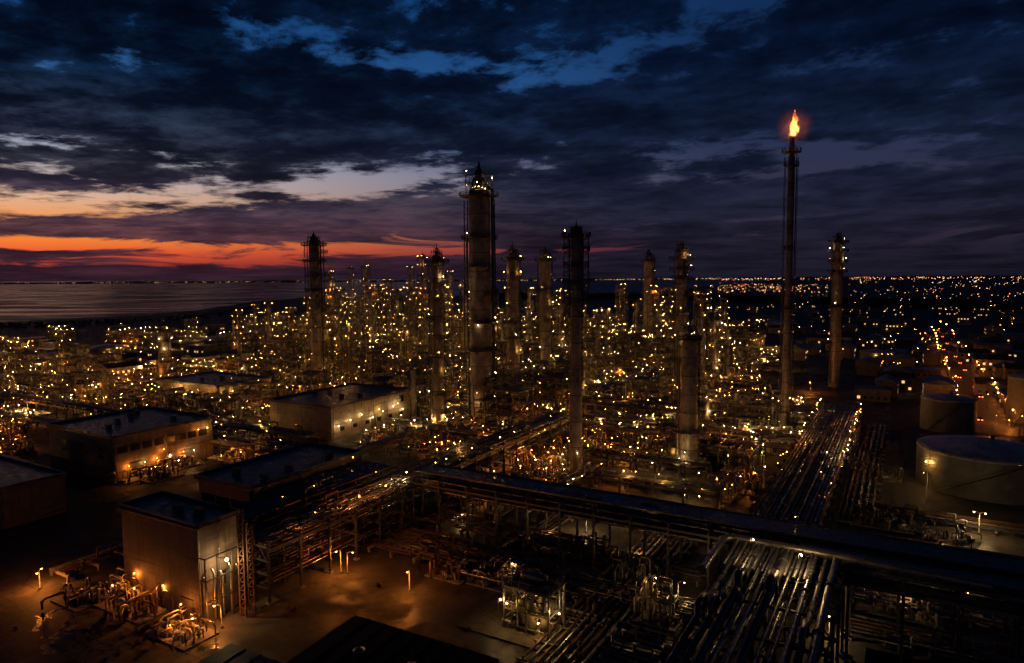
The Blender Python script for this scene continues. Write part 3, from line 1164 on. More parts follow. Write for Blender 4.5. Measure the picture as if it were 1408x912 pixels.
# the tallest one, with crown piping and side scaffold towers
B, bp, bR, bh = column(662, 590, 262, 29, 'tallest and widest dark column rising above the horizon at the centre', plat_set(6, 0.22, 0.80, 4) + [(0.975, 0, 360, 1.3)], 0.35, seed=3, rings=12)
def crown_cage(t, R, h, hh, n=10, mast=True):
    c = MB()
    for i in range(n):
        a = 2 * pi * i / n
        r2 = R * 1.28
        top = h + hh * (0.55 + 0.25 * ((i * 7) % 5) / 4)
        c.beam((r2 * cos(a), r2 * sin(a), h), (r2 * cos(a), r2 * sin(a), top), 0.16, 'dark')
        c.tube([(R * 0.85 * cos(a + .2), R * 0.85 * sin(a + .2), h), (R * 0.8 * cos(a + .2), R * 0.8 * sin(a + .2), h + hh * 0.4), (R * 0.3 * cos(a + .2), R * 0.3 * sin(a + .2), h + hh * 0.62)], 0.22, 'dark', 5)
    for z in (h + hh * 0.3, h + hh * 0.55):
        c.ring_rail(R * 1.28, z, 'dark', n, 0.9)
    c.lathe([(R * 0.34, h), (R * 0.34, h + hh * 0.6), (R * 0.5, h + hh * 0.62), (R * 0.5, h + hh * 0.7), (R * 0.2, h + hh * 0.85), (0.12, h + hh * 1.1)], 'dark', 10)
    c.build('crown_piping', t)
crown_cage(B, bR, bh * 0.975, 12.5)
for a, z, k in ((-100, 3.2, 'Y'), (-80, 3.4, 'Y'), (-90, 5.0, 'Y'), (-60, 3.0, 'Y'), (-120, 3.0, 'Y'), (175, 10, 'W'), (178, 4.5, 'O'), (5, 7, 'W'), (-40, 2.6, 'Y')):
    rr_ = bR * (1.3 if z > 4.2 and a not in (-90,) else 1.02)
    lamp(B, (rr_ * cos(radians(a)), rr_ * sin(radians(a)), bh * 0.975 + z), k, radians(a) + pi, True)
s_ = MB()
for side in (-1, 1):
    for dx in (1.12, 1.42):
        s_.beam((side * bR * (dx + 0.1), 0, bh * (0.45 if side > 0 else 0.3)), (side * bR * dx, 0, bh * 0.96), 0.35, 'dark')
    for i in range(22):
        z = bh * 0.45 + i * bh * 0.5 / 22
        s_.beam((side * bR * 1.22, 0, z), (side * bR * 1.52, 0, z + (1.0 if i % 2 else -0.6)), 0.22, 'dark')
s_.build('riser_frame', B)
# flood spots on the shell's flank are thrown by lamps on these brackets
for a, f in ((-88, 0.445), (-95, 0.13)):
    lamp(B, ((bR + 1.6) * cos(radians(a)), (bR + 1.6) * sin(radians(a)), f * bh), 'W', radians(a) + pi, True)

A, ap, aR, ah = column(437, 532, 332, 13.5, 'dark slim column standing alone left of centre with caged top', [(0.55, -60, 60, 1.8), (0.66, 0, 360, 1.4), (0.76, -120, 120, 1.9), (0.86, 0, 360, 1.5), (0.92, -100, 90, 1.9), (0.97, 0, 360, 1.7)], 0.0, seed=5, rings=10)
crown_cage(A, aR, ah * 0.97, 7)


def risers(t, R_, h, f0, f1, gap=1.0, n=18):
    for side in (-1, 1):
        q = MB()
        x0, x1 = side * (R_ + gap), side * (R_ + gap + 1.5)
        for x in (x0, x1):
            for y in (-0.7, 0.7):
                q.beam((x, y, h * f0), (x, y, h * f1), 0.2, 'dark')
        for i in range(n):
            z = h * (f0 + (f1 - f0) * i / n)
            z2 = h * (f0 + (f1 - f0) * (i + 1) / n)
            q.beam((x0, -0.7, z), (x1, -0.7, z2 if i % 2 else z), 0.16, 'dark')
            q.beam((x0, -0.7, z), (side * R_ * 0.98, 0, z), 0.16, 'dark')
            if i % 3 == 0:
                q.box(((x0 + x1) / 2, 0, z), (2.4, 2.6, 0.15), 'grate')
                q.beam((x1 + side * 0.4, -1.2, z + 1.1), (x1 + side * 0.4, 1.2, z + 1.1), 0.14, 'dark')
                q.beam((x1 + side * 0.4, -1.2, z), (x1 + side * 0.4, -1.2, z + 1.1), 0.14, 'dark')
        q.build('riser_frame', t)


risers(A, aR * 0.95, ah, 0.52, 1.0)
lamp(A, (0, -aR * 1.3, ah * 0.97 + 2.5), 'O', 0)
lamp(A, (0.5, -aR - 1.8, ah * 0.42), 'Y', pi / 2)
column(604, 596, 352, 15, 'narrow lit column with many platforms immediately left of the tallest column', plat_set(9, 0.12, 0.96, 8), 1.0, seed=8, shell='shell2')
column(706, 548, 350, 16, 'brightest lit column, immediately right of the tallest column', plat_set(9, 0.1, 0.96, 9), 1.0, seed=9, shell='shell2')
column(750, 540, 352, 15, 'pale lit column between the tallest column and the slender caged one', plat_set(9, 0.1, 0.96, 10), 1.0, seed=10, shell='shell2')
E, ep, eR, eh = column(792, 661, 318, 13, 'tall slender caged column with bare lower shaft right of centre', [(0.72, -120, 200, 1.2), (0.79, 0, 360, 1.2), (0.86, 0, 360, 1.1), (0.92, -60, 260, 1.2), (0.975, 0, 360, 1.3)], 0.0, seed=12, rings=9,
                       taper=[(0, 1.25), (0.36, 1.2), (0.44, 1.0), (1, 1.0)])
crown_cage(E, eR, eh * 0.975, 4)
risers(E, eR, eh, 0.66, 0.99, 0.6)
lamp(E, (0.3, -eR - 1.6, eh * 0.12), 'W', pi / 2, True)
lamp(E, (0.3, -eR - 1.7, eh * 0.58), 'Y', pi / 2)
F_, fp, fR, fh = column(891, 470, 354, 13, 'unlit black tower far behind, between the slender and the wide-topped column', plat_set(6, 0.3, 0.95, 13), 0.0, seed=14)
G_, gp, gR, gh = column(935, 548, 342, 14, 'column with a wide railed platform round its head, right of centre', plat_set(7, 0.15, 0.8, 15) + [(0.86, 0, 360, 1.5), (0.93, 0, 360, 1.7)], 0.8, seed=16, shell='shell')
crown_cage(G_, gR, gh * 0.95, 5)
column(946, 648, 462, 22, 'stout dark-topped column standing in front of the wide-topped column', [(0.06, 0, 360, 1.0), (0.30, -160, 60, 1.0), (0.97, 0, 360, 0.6)], 0.7, seed=18, rings=7, taper=[(0, 1.12), (0.45, 1.1), (0.5, 0.95), (1, 0.92)])
column(1147, 532, 330, 13.5, 'pale lamp-dotted column standing alone right of the flare stack', [(0.55, 0, 300, .8), (0.78, 0, 360, .9), (0.85, 0, 360, 0.9), (0.92, 0, 360, 1.0), (0.98, 0, 360, 1.0), (0.3, 0, 200, .8)], 1.0, seed=20, shell='shell2', lampk='WWO')
column(227, 522, 452, 14, 'short brightly lit tower with platforms among the low plant at far left', plat_set(5, 0.15, 0.95, 22), 1.0, seed=22, shell='shell2', lampk='WYW')
for i, (x, by, ty, w) in enumerate([(456, 478, 372, 9), (484, 462, 366, 6), (505, 470, 364, 9), (566, 468, 366, 8), (583, 492, 350, 11), (598, 500, 362, 13), (620, 470, 372, 7), (535, 480, 384, 8), (522, 470, 392, 8),
                                    (402, 496, 424, 9), (372, 500, 418, 8), (425, 480, 410, 7), (470, 500, 396, 8), (548, 505, 398, 8), (640, 500, 392, 10), (680, 505, 396, 9), (728, 498, 396, 9),
                                    (772, 510, 400, 9), (822, 515, 428, 9), (876, 500, 412, 9), (905, 505, 420, 9), (965, 520, 404, 9), (983, 545, 424, 10), (1000, 520, 440, 8), (352, 470, 420, 6), (330, 500, 428, 7)]):
    pos = 'behind the dark slim column' if x < 470 else 'in the glittering plant left of the tallest column' if x < 650 else 'behind the lit columns right of the tallest one' if x < 800 else 'beside the wide-topped column on the right'
    column(x, by, ty, w, 'small lamp-studded column %s' % pos, plat_set(8 if w < 9 else 10, 0.2, 0.96, 40 + i, wide=1.25), 1.0, seed=60 + i, shell='shell', rings=5, taper=[(0, 1.0), (0.45, 0.85), (0.5, 0.62), (0.8, 0.6), (1, 0.45)],
           group='small columns in the lit plant ' + pos.split(',')[0][:30], lean_pipe=w > 7, lampk='YYO' if x < 640 else 'YYW')

# ------------------------------------------------------------------ flare stack and its flame
fpnt = at(1079, 592)
fh = top_z(fpnt, 187)
fl = thing('flare_stack', 'very tall thin flare stack burning with an orange flame at its tip', 'flare stack', fpnt, 0)
b = MB()
fr = 4.4 * dist(fpnt) / FPX
b.lathe([(fr * 1.5, 0), (fr * 1.25, 3), (fr * 1.12, 6), (fr * 1.1, fh * 0.35), (fr * 1.0, fh * 0.36), (fr * 0.95, fh * 0.93), (fr * 0.72, fh * 0.935), (fr * 0.72, fh * 0.985), (fr * 0.85, fh * 0.99), (fr * 0.85, fh)], 'shell', 20)
for i in range(1, 22):
    z = fh * 0.93 * i / 22
    b.lathe([(fr * 1.0, z - 0.1), (fr * 1.2, z - 0.1), (fr * 1.2, z + 0.1), (fr * 1.0, z + 0.1)], 'dark', 20, cap=False)
b.build('riser', fl)
q = MB()
for sx in (-1, 1):
    for dy in (-0.6, 0.6):
        q.beam((sx * fr * 1.9, dy, fh * 0.1), (sx * fr * 1.9, dy, fh * 0.93), 0.16, 'dark')
    for i in range(46):
        z = fh * (0.1 + 0.83 * i / 46)
        q.beam((sx * fr * 1.05, 0, z), (sx * fr * 1.9, 0, z), 0.12, 'dark')
        q.beam((sx * fr * 1.9, -0.6, z), (sx * fr * 1.9, 0.6, z + fh * 0.018), 0.1, 'dark')
q.build('ladder_frame', fl)
q = MB()
for sy in (-1, 1):
    q.tube([(fr * 1.3, sy * 0.8, 2), (fr * 1.3, sy * 0.8, fh * 0.95), (fr * 0.6, sy * 0.3, fh * 0.975)], 0.14, 'steel', 5)
q.build('pilot_gas_pipe', fl)
for f, w in ((0.945, 2.2), (0.90, 1.5), (0.62, 0.7), (0.42, 0.7)):
    q = MB()
    q.lathe([(fr * 0.9, fh * f), (fr + w, fh * f), (fr + w, fh * f + 0.2), (fr * 0.9, fh * f + 0.2)], 'dark', 18)
    q.ring_rail(fr + w - 0.05, fh * f + 0.2, 'dark', 14, 1.5, w=0.16)
    q.build('platform', fl)
exec_zones.append((uv(fpnt)[0] - 8, uv(fpnt)[0] + 8, uv(fpnt)[1] - 8, uv(fpnt)[1] + 8))

fm = bpy.data.materials.new('burning_gas')
fm.use_nodes = True
nt = fm.node_tree
nt.nodes.clear()
N.tree = nt
em = nt.nodes.new('ShaderNodeEmission')
tc = nt.nodes.new('ShaderNodeTexCoord')
mp = nt.nodes.new('ShaderNodeMapping')
mp.inputs['Scale'].default_value = (1, 1, 0.45)
nt.links.new(tc.outputs['Object'], mp.inputs[0])
nn = noise(N(mp.outputs[0]), 0.9, 4, 0.6)
st = smooth(nn, 0.36, 0.60, 0.3, 6.5)
em.inputs['Color'].default_value = (1.0, 0.16, 0.03, 1)
nt.links.new(st.s, em.inputs['Strength'])
oo = nt.nodes.new('ShaderNodeOutputMaterial')
nt.links.new(em.outputs[0], oo.inputs['Volume'])
N.tree = WT
M['flame'] = fm
b = MB()
fH = top_z(fpnt, 156) - fh
rf_ = random.Random(2)
prof, n = [], 16
vs, fs = [], []
levels = 22
for i in range(levels + 1):
    s = i / levels
    r = fr * 1.35 * (sin(pi * min(1, s * 0.86 + 0.16)) ** 0.8) * (1 - s * 0.35)
    if i == levels:
        r = 0.05
    ox = fr * (0.25 * sin(s * 5.0) + 0.9 * s)
    for j in range(n):
        a = 2 * pi * j / n
        k = 1 + 0.30 * sin(a * 3 + s * 11) + 0.22 * sin(a * 5 - s * 17) * (0.4 + s) + rf_.uniform(-0.14, 0.14)
        vs.append((ox + r * k * cos(a), r * k * sin(a), fh - 0.3 + s * fH + s * (1.5 * sin(a * 2 + 1) + 0.8 * sin(a * 3 + 2))))
for i in range(levels):
    for j in range(n):
        j2 = (j + 1) % n
        fs.append((i * n + j, i * n + j2, (i + 1) * n + j2, (i + 1) * n + j))
fs.append(tuple(range(n))[::-1])
fs.append(tuple(levels * n + j for j in range(n)))
b.add(vs, fs, 'flame', True)
flame = b.build('flame', fl)
fli = bpy.data.lights.new('flame_light', 'POINT')
fli.energy = 3200
fli.color = (1, 0.4, 0.15)
fli.shadow_soft_size = 1.5
flo = bpy.data.objects.new('flame_light', fli)
COL.objects.link(flo)
flo.parent = fl
flo.location = (0.5, 0, fh + fH * 0.35)


# scattering volume added round the tip to make the flame's red halo
halo_m = bpy.data.materials.new('flame_halo_scatter')
halo_m.use_nodes = True
nt = halo_m.node_tree
nt.nodes.clear()
N.tree = nt
pv = nt.nodes.new('ShaderNodeVolumePrincipled')
pv.inputs['Color'].default_value = (0.9, 0.55, 0.5, 1)
tc = nt.nodes.new('ShaderNodeTexCoord')
vl = nt.nodes.new('ShaderNodeVectorMath')
vl.operation = 'LENGTH'
nt.links.new(tc.outputs['Object'], vl.inputs[0])
_d = smooth(N(vl.outputs['Value']), 8.6, 0.5, 0.0, 0.017)
_d = _d * smooth(noise(N(tc.outputs['Object']), 0.35, 4, 0.6), 0.3, 0.7, 0.55, 1.3)
nt.links.new(_d.s, pv.inputs['Density'])
oo = nt.nodes.new('ShaderNodeOutputMaterial')
nt.links.new(pv.outputs[0], oo.inputs['Volume'])
N.tree = WT
M['flame_halo'] = halo_m
b = MB()
b.lathe([(0.3, -9), (5, -7.5), (8, -3.5), (9, 1), (7.5, 5.5), (4.5, 8.5), (0.3, 10)], 'flame_halo', 16)
tag(b.build('flame_halo', None, (fpnt.x + 0.6, fpnt.y, fh + fH * 0.45)), kind='stuff')


# ------------------------------------------------------------------ pipe racks
def rack(label, p, d, l, w, h, npipes, seed, lspan=(0, 1), bent=8.0, tiers=2, rmax=0.45, lamps=0, lk='Y', deck=False, top_over=0.0, group='overhead pipe racks', tray=False, zone=True, pm=('pipe', 'pipe2', 'pipe3', 'pipe2')):
    rr = random.Random(seed)
    p = Vector((p[0], p[1], 0))
    a = atan2(d.y, d.x)
    if zone:
        nrm = Vector((-d.y, d.x, 0))
        keep(p - nrm * w / 2, p + d * l + nrm * w / 2, 3)
    t = thing('pipe_rack', label, 'pipe rack', p, a, group)
    k = max(1, int(round(l / bent)))
    fm_ = None
    for i in range(k + 1):
        x = l * i / k
        if fm_ is None:
            f = MB()
            for y in (-w / 2, w / 2):
                f.beam((0, y, 0), (0, y, h), 0.42, 'dark')
                f.box((0, y, 0.2), (1.0, 1.0, 0.4), 'concrete')
            if w > 9:
                f.beam((0, 0, 0), (0, 0, h - 0.7), 0.36, 'dark')
            for q in range(tiers):
                z = h - 0.7 - q * 2.6
                if z > 1.5:
                    f.beam((0, -w / 2 - 0.5, z), (0, w / 2 + 0.5, z), 0.34, 'dark', 0.45)
            f.beam((0, -w / 2, h - 3.6), (0, -w / 2 + 2.2, h - 0.9), 0.2, 'dark')
            f.beam((0, w / 2, h - 3.6), (0, w / 2 - 2.2, h - 0.9), 0.2, 'dark')
            fm_ = f.mesh('support_frame')
        link('support_frame', fm_, t, (x, 0, 0))
    for y in (-w / 2, w / 2):
        g = MB()
        g.beam((0, y, h - 1.35), (l, y, h - 1.35), 0.28, 'dark', 0.5)
        g.build('side_beam', t)
    for q in range(tiers):
        z0 = h - 0.47 - q * 2.6
        if z0 < 1.5:
            break
        y = -w / 2 + 0.5
        c = 0
        lim = npipes if q == 0 else max(2, int(npipes * 0.6))
        gap = (w - 1.0) / lim
        while c < lim:
            r = rr.uniform(0.35, 1.0) * min(rmax, gap * 0.42)
            yy = y + gap * (c + 0.5) - 0.0
            z = z0 + r
            m = rr.choice(pm)
            g = MB()
            if rr.random() < 0.25 and l > 40:
                xe = rr.uniform(0.3, 0.7) * l
                s2 = rr.choice((-1, 1)) * gap * 0.0
                g.tube([(0, yy, z), (xe, yy, z), (xe, yy, z + 1.6), (xe + 3.5, yy, z + 1.6), (xe + 3.5, yy, z), (l, yy, z)], r, m, 8)
            else:
                g.tube([(0, yy, z), (l * 0.5, yy, z), (l, yy, z)], r, m, 8)
            xx = rr.uniform(1, 9)
            while xx < l:
                if rr.random() < 0.22:
                    g.tube([(xx, yy, z), (xx + 0.3, yy, z)], r * 1.35, 'steel', 8)
                xx += rr.uniform(6, 16)
            g.build('pipe', t)
            c += 1
    if tray:
        g = MB()
        g.box((l / 2, w * 0.06, h + 1.05), (l, w * 0.76, 0.1), 'cover')
        for sy in (-0.32, 0.44):
            g.box((l / 2, w * sy, h + 1.1), (l, 0.12, 0.34), 'cover')
        g.build('cable_tray', t)
    if deck:
        g = MB()
        g.box((l / 2, w / 2 - 0.55, h + 0.05), (l, 1.0, 0.1), 'grate')
        for yy in (w / 2 - 1.05, w / 2 - 0.08):
            g.beam((0, yy, h + 1.15), (l, yy, h + 1.15), 0.08, 'steel')
            g.beam((0, yy, h + 0.6), (l, yy, h + 0.6), 0.06, 'steel')
            for i in range(int(l / 3) + 1):
                g.beam((i * 3, yy, h + 0.1), (i * 3, yy, h + 1.15), 0.08, 'steel')
        g.build('walkway', t)
    for i in range(lamps):
        x = l * (lspan[0] + (lspan[1] - lspan[0]) * (i + 0.5 + rr.uniform(-0.3, 0.3)) / lamps)
        lamp(t, (x, rr.choice((-1, 1)) * (w / 2 - 0.6 * rr.random()), rr.choice((h + 2.2, h - 2.2, h + 1.8))), rr.choice(lk), rr.uniform(0, 6.28))
    return t


def rack_px(label, a, b_, z, w, npipes, seed, dirv=None, **k):
    """rack whose centre line shows from photo point a to column b_ at height z"""
    p = at(a[0], a[1], z)
    d = dirv
    l = along(p, d, b_)
    return rack(label, p, d, l, w, z, npipes, seed, **k)


rack_px('long dark pipe bridge crossing the yard behind the lit skid', (583, 650), 1480, 12.6, 9.0, 12, 101, U, lamps=2, tray=True, deck=True, lk='Y')
rack_px('dark blue-topped pipe bridge from the rack junction to the right edge', (1100, 762), 1500, 14.0, 5.5, 6, 103, U, lamps=1, tray=True, rmax=0.6)
rack_px('broad rack of long parallel pipes filling the bottom right', (985, 985), 1082, 15.0, 17.0, 11, 104, V, lamps=0, tiers=2, rmax=0.72, bent=9, pm=('pipe2', 'pipe', 'pipe2'))
rack_px('broad rack of glinting pipes receding beside the flare stack', (1066, 740), 1158, 9.3, 15.0, 16, 105, V, lamps=46, lspan=(0.3, 1.0), tiers=2, rmax=0.42, lk='YWYO')
rack_px('pipe rack with pale parallel pipes climbing from the junction to the tallest column', (510, 672), 770, 10.5, 8.0, 9, 106, V, lamps=18, tiers=3, lk='YW', deck=True)
_L0 = at(345, 848)
_wc = at(270, 725, 17.3)
_wc = Vector((_wc.x, _wc.y, 0)) + V * w4v
ul, v0 = uv(_L0)[0], uv(_wc)[1] + 2.5
pA = U * (ul - 5.5) + V * v0
pB = U * (ul - 17.0) + V * (v0 + 4)
r2s = uv(at(510, 672, 10.5))
print('racks', ul, v0, 'R2 u,v', r2s, 'W3 face u', uv(at(345, 672, 14))[0])
lA = min(along(pA, V, 560), 62)
rack('multi-level pipe rack with its feet by the pair of orange yard lamps', pA, V, lA, 9.5, 11.5, 12, 107, lamps=5, tiers=4, lk='O', rmax=0.33, pm=('pipe3', 'pipe2', 'dark', 'pipe2'))
rack('dark stacked pipe rack between the open-sided building and the multi-level rack', pB, V, lA, 10.5, 12.5, 13, 115, lamps=3, tiers=4, lk='O', rmax=0.35, pm=('pipe3', 'pipe2', 'pipe2'))
rack_px('orange-lit low rack between the wide hall and the pale panel building', (258, 588), 425, 6.5, 6.0, 7, 108, U, lamps=9, tiers=2, lk='OOY', rmax=0.3)
rack_px('dark rack running along the left edge towards the wide hall', (-20, 536), 262, 7.0, 7.0, 8, 109, U, lamps=4, tiers=1, lk='Y')
rack_px('lit diagonal rack of pale pipes right of the slender column', (820, 535), 902, 8.0, 7.0, 6, 110, V, lamps=7, tiers=1, lk='YW', deck=True)
rack_px('flat dark rack crossing in front of the wide-topped column', (802, 545), 935, 8.0, 8.0, 8, 111, U, lamps=5, tiers=2, lk='Y')
rack_px('railed rack at the foot of the stout dark-topped column', (808, 618), 975, 6.0, 5.0, 5, 112, U, lamps=7, tiers=1, lk='YW', deck=True)
rack_px('lower railed rack just behind the long dark pipe bridge', (815, 648), 990, 5.0, 4.0, 4, 113, U, lamps=6, tiers=1, lk='YO', deck=True)
rack_px('narrow rack with yellow lamps along the right of the receding broad rack', (1122, 700), 1166, 7.0, 4.0, 4, 114, V, lamps=14, tiers=2, lk='YYO')

# the pale cross header at the rack junction with bent-down pipe ends
hp = at(1000, 739, 15.6)
hd = thing('cross_header', 'pale large-bore header pipe crossing the head of the broad near rack', 'header pipe', (hp.x, hp.y, 0), GA)
g = MB()
hl = along(hp, U, 1135)
g.tube([(-0.6, -14, 15.2), (-0.6, -1, 15.4), (0, 0, 15.6), (1, 0.3, 15.6), (hl, 0.3, 15.6), (hl + 22, 0.3, 15.2)], 0.62, 'pipe', 12)
g.build('main_pipe', hd)
for i in range(9):
    g = MB()
    x = 1.6 + i * (hl - 2) / 9
    g.tube([(x, 0.3, 15.6), (x, -0.9, 15.3), (x, -2.2, 14.9), (x, -10, 14.9)], 0.3, 'pipe', 8)
    g.build('branch_pipe', hd)
for x, y in ((hl * 0.3, -4), (hl * 0.8, -7)):  # made-up lamps, added to streak the near pipes with light
    lamp(hd, (x, y, 17.4), 'W', 0)
    glow(hd, (x, y, 17.2), 'W', 80.0, 0.15)
for x in (0.5, hl):
    g = MB()
    g.beam((x, 0.3, 0), (x, 0.3, 15.1), 0.5, 'dark')
    g.build('leg', hd)


# ------------------------------------------------------------------ process units (open steel structures full of pipes)
def make_unit(seed, nx, ny, nl, bay=5.0, lh=4.6, dens=1.0, lampn=12, lk='YYW', pipes='pipe'):
    rr = random.Random(seed)
    w, d, h = nx * bay, ny * bay, nl * lh
    t = link('process_unit', None)
    f = MB()
    for i in range(nx + 1):
        for j in range(ny + 1):
            top = h if rr.random() < 0.8 else h - lh
            f.beam((i * bay - w / 2, j * bay - d / 2, 0), (i * bay - w / 2, j * bay - d / 2, top), 0.32, 'frame')
    for k in range(1, nl + 1):
        z = k * lh
        for i in range(nx + 1):
            f.beam((i * bay - w / 2, -d / 2, z), (i * bay - w / 2, d / 2, z), 0.22, 'frame', 0.34)
        for j in range(ny + 1):
            f.beam((-w / 2, j * bay - d / 2, z), (w / 2, j * bay - d / 2, z), 0.22, 'frame', 0.34)
        for i in range(nx):
            for j in range(ny):
                if rr.random() < 0.62:
                    f.box((i * bay - w / 2 + bay / 2, j * bay - d / 2 + bay / 2, z + 0.22), (bay - 0.3, bay - 0.3, 0.08), 'grate')
        for (x0, y0, x1, y1) in ((-w / 2, -d / 2, w / 2, -d / 2), (w / 2, -d / 2, w / 2, d / 2), (-w / 2, d / 2, w / 2, d / 2), (-w / 2, -d / 2, -w / 2, d / 2)):
            if rr.random() < 0.8:
                for hh in (0.65, 1.25):
                    f.beam((x0, y0, z + hh), (x1, y1, z + hh), 0.08, 'steel')
                n = int(hypot(x1 - x0, y1 - y0) / 1.7)
                for q in range(n + 1):
                    s = q / n
                    f.beam((x0 + (x1 - x0) * s, y0 + (y1 - y0) * s, z), (x0 + (x1 - x0) * s, y0 + (y1 - y0) * s, z + 1.25), 0.08, 'steel')
    for k in range(nl):
        z = k * lh
        i = rr.randrange(nx)
        x = i * bay - w / 2
        for y in (-d / 2, d / 2):
            f.beam((x, y, z), (x + bay, y, z + lh), 0.18, 'frame')
    f.build('frame', t)
    g = MB()
    for q in range(int(26 * dens * nx * ny / 6 * max(1, nl / 5))):
        r = rr.choice((0.1, 0.14, 0.18, 0.26))
        x, y, z = rr.uniform(-w / 2, w / 2), rr.uniform(-d / 2, d / 2), rr.uniform(0.8, h)
        P = [Vector((x, y, z))]
        last = -1
        for s in range(rr.randint(2, 5)):
            ax = rr.choice([c for c in (0, 1, 2, 2) if c != last])
            last = ax
            P0_ = P[-1].copy()
            if ax == 0:
                P0_.x = rr.uniform(-w / 2 - 0.8, w / 2 + 0.8)
            elif ax == 1:
                P0_.y = rr.uniform(-d / 2 - 0.8, d / 2 + 0.8)
            else:
                P0_.z = rr.uniform(0.6, h + 2.0)
            if (P0_ - P[-1]).length > 0.8:
                P.append(P0_)
        if len(P) > 1:
            g.tube(P, r, rr.choice(('pipe', 'pipe', 'pipe2', 'pipe3')), 5)
            for s in range(2):
                c = P[rr.randrange(len(P) - 1)]
                g.tube([c + Vector((0, 0, -0.2)), c + Vector((0, 0, 0.25))], r * 1.7, 'steel', 5)
    g.build('pipework', t)
    for q in range(rr.randint(2, 3)):
        v = MB()
        if rr.random() < 0.5:
            R = rr.uniform(0.8, 1.5)
            L = rr.uniform(3.5, min(9, w * 0.7))
            v.lathe([(0.1, -L / 2 - R * 0.5), (R * 0.6, -L / 2 - R * 0.35), (R, -L / 2), (R, L / 2), (R * 0.6, L / 2 + R * 0.35), (0.1, L / 2 + R * 0.5)], 'vessel', 14)
            o = v.build('drum', t, (rr.uniform(-w / 5, w / 5), rr.uniform(-d / 4, d / 4), rr.randint(1, nl) * lh + R + 0.4))
            o.rotation_euler = (0, pi / 2, rr.choice((0, pi / 2)))
        else:
            R = rr.uniform(0.8, 1.5)
            L = rr.uniform(h * 0.5, h * 1.15)
            v.lathe([(R, 0), (R, L * 0.3), (R * 1.08, L * 0.3 + 0.1), (R, L * 0.3 + 0.2), (R, L), (R * 0.7, L + R * 0.4), (0.1, L + R * 0.55)], 'vessel', 14)
            v.build('vessel', t, (rr.choice((-1, 1)) * (w / 2 + R + 0.6) if rr.random() < .5 else rr.uniform(-w / 3, w / 3), rr.uniform(-d / 3, d / 3), 0.05))
    for q in range(lampn):
        k = rr.randint(0, nl)
        side = rr.randrange(4)
        s = (rr.randint(0, nx * 2) / (nx * 2) - 0.5) if side < 2 else (rr.randint(0, ny * 2) / (ny * 2) - 0.5)
        # fittings sit on the outer handrails above the bays
        x, y = ((s * w, -d / 2 - 0.2), (s * w, d / 2 + 0.2), (w / 2 + 0.2, s * d), (-w / 2 - 0.2, s * d))[side]
        lamp(t, (x, y, k * lh + rr.choice((2.4, 2.4, 1.6))), rr.choice(lk), rr.uniform(0, 6.28))
    return t


SG = {}


def strong(d):
    """one light standing for the several fittings of a deck too far away to light one by one"""
    if d.name not in SG:
        e = d.copy()
        e.energy = d.energy * 3.6
        SG[d.name] = e
    return SG[d.name]


def flatten_unit(t, name):
    """a one-mesh twin of a unit for places too far away to show its parts"""
    b = MB()
    lights = []
    for o in t.children:
        if o.type == 'LIGHT':
            lights.append(o)
            continue
        Mx = Matrix.Translation(o.location) @ o.rotation_euler.to_matrix().to_4x4()
        me = o.data
        off = len(b.v)
        b.v += [tuple(Mx @ v.co) for v in me.vertices]
        names = [next(k for k, mm in M.items() if mm == m_) for m_ in me.materials]
        for pl in me.polygons:
            b.f.append(tuple(i + off for i in pl.vertices))
            b.mi.append(b._m({'Y': 'YF', 'O': 'OF', 'W': 'WF'}.get(names[pl.material_index], names[pl.material_index])))
            b.sm.append(pl.use_smooth)
    me = b.mesh(name)
    return (me, lights)


specs = [(1, 3, 2, 5, 17, 'YYW', 'five-storey'), (2, 4, 2, 3, 15, 'YYW', 'three-storey'), (3, 2, 2, 6, 17, 'YYO', 'tall narrow'), (4, 4, 3, 4, 19, 'YYO', 'broad four-storey'),
         (5, 5, 2, 2, 7, 'YYW', 'long low'), (6, 3, 3, 3, 10, 'YOY', 'square three-storey'), (7, 2, 2, 4, 13, 'YYW', 'slim four-storey'), (8, 5, 3, 1, 6, 'YOO', 'single-storey'), (9, 2, 2, 11, 34, 'YYO', 'very tall lattice'), (10, 2, 1, 9, 24, 'YYW', 'tall slender lattice')]
UN = []
for sd, nx, ny, nl, ln, lk, word in specs:
    t = make_unit(sd, nx, ny, nl, lampn=ln, lk=lk)
    UN.append([t, flatten_unit(t, 'process_unit'), word, False])

rz = random.Random(77)
placed = []


def region(px, py):
    """how densely and how tall to build at this spot of the photo (by its ground point)"""
    if 395 < px < 1035 and 455 < py < 600 and py > 455 + max(0, (px - 850)) * 0.15:
        if px > 790 and 528 < py:
            return 'terrace'
        return 'core'
    if 330 < px <= 395 and 450 < py < 520:
        return 'core' if rz.random() < 0.75 else None
    if 395 < px < 800 and 428 < py <= 455:
        return 'back'
    if 800 <= px < 1000 and 432 < py <= 470:
        return 'sparse'
    if -60 < px < 395 and 500 < py < 600:
        return 'left'
    if -60 < px < 340 and 462 < py <= 500:
        return 'sparse'
    if 655 < px < 1045 and 598 < py < 690:
        return 'terrace'
    return None


def landmark(px, py):
    L = [(438, 'the dark slim column'), (604, 'the narrow lit column'), (662, 'the tallest column'), (706, 'the brightest lit column'),
         (750, 'the pale lit column'), (792, 'the slender caged column'), (945, 'the stout column')]
    if px < 330:
        c = (227, 'the short lit tower')
    else:
        c = min(L, key=lambda e: abs(e[0] - px))
    side = 'left of' if px < c[0] - 8 else 'right of' if px > c[0] + 8 else 'beside'
    return side, c[1]


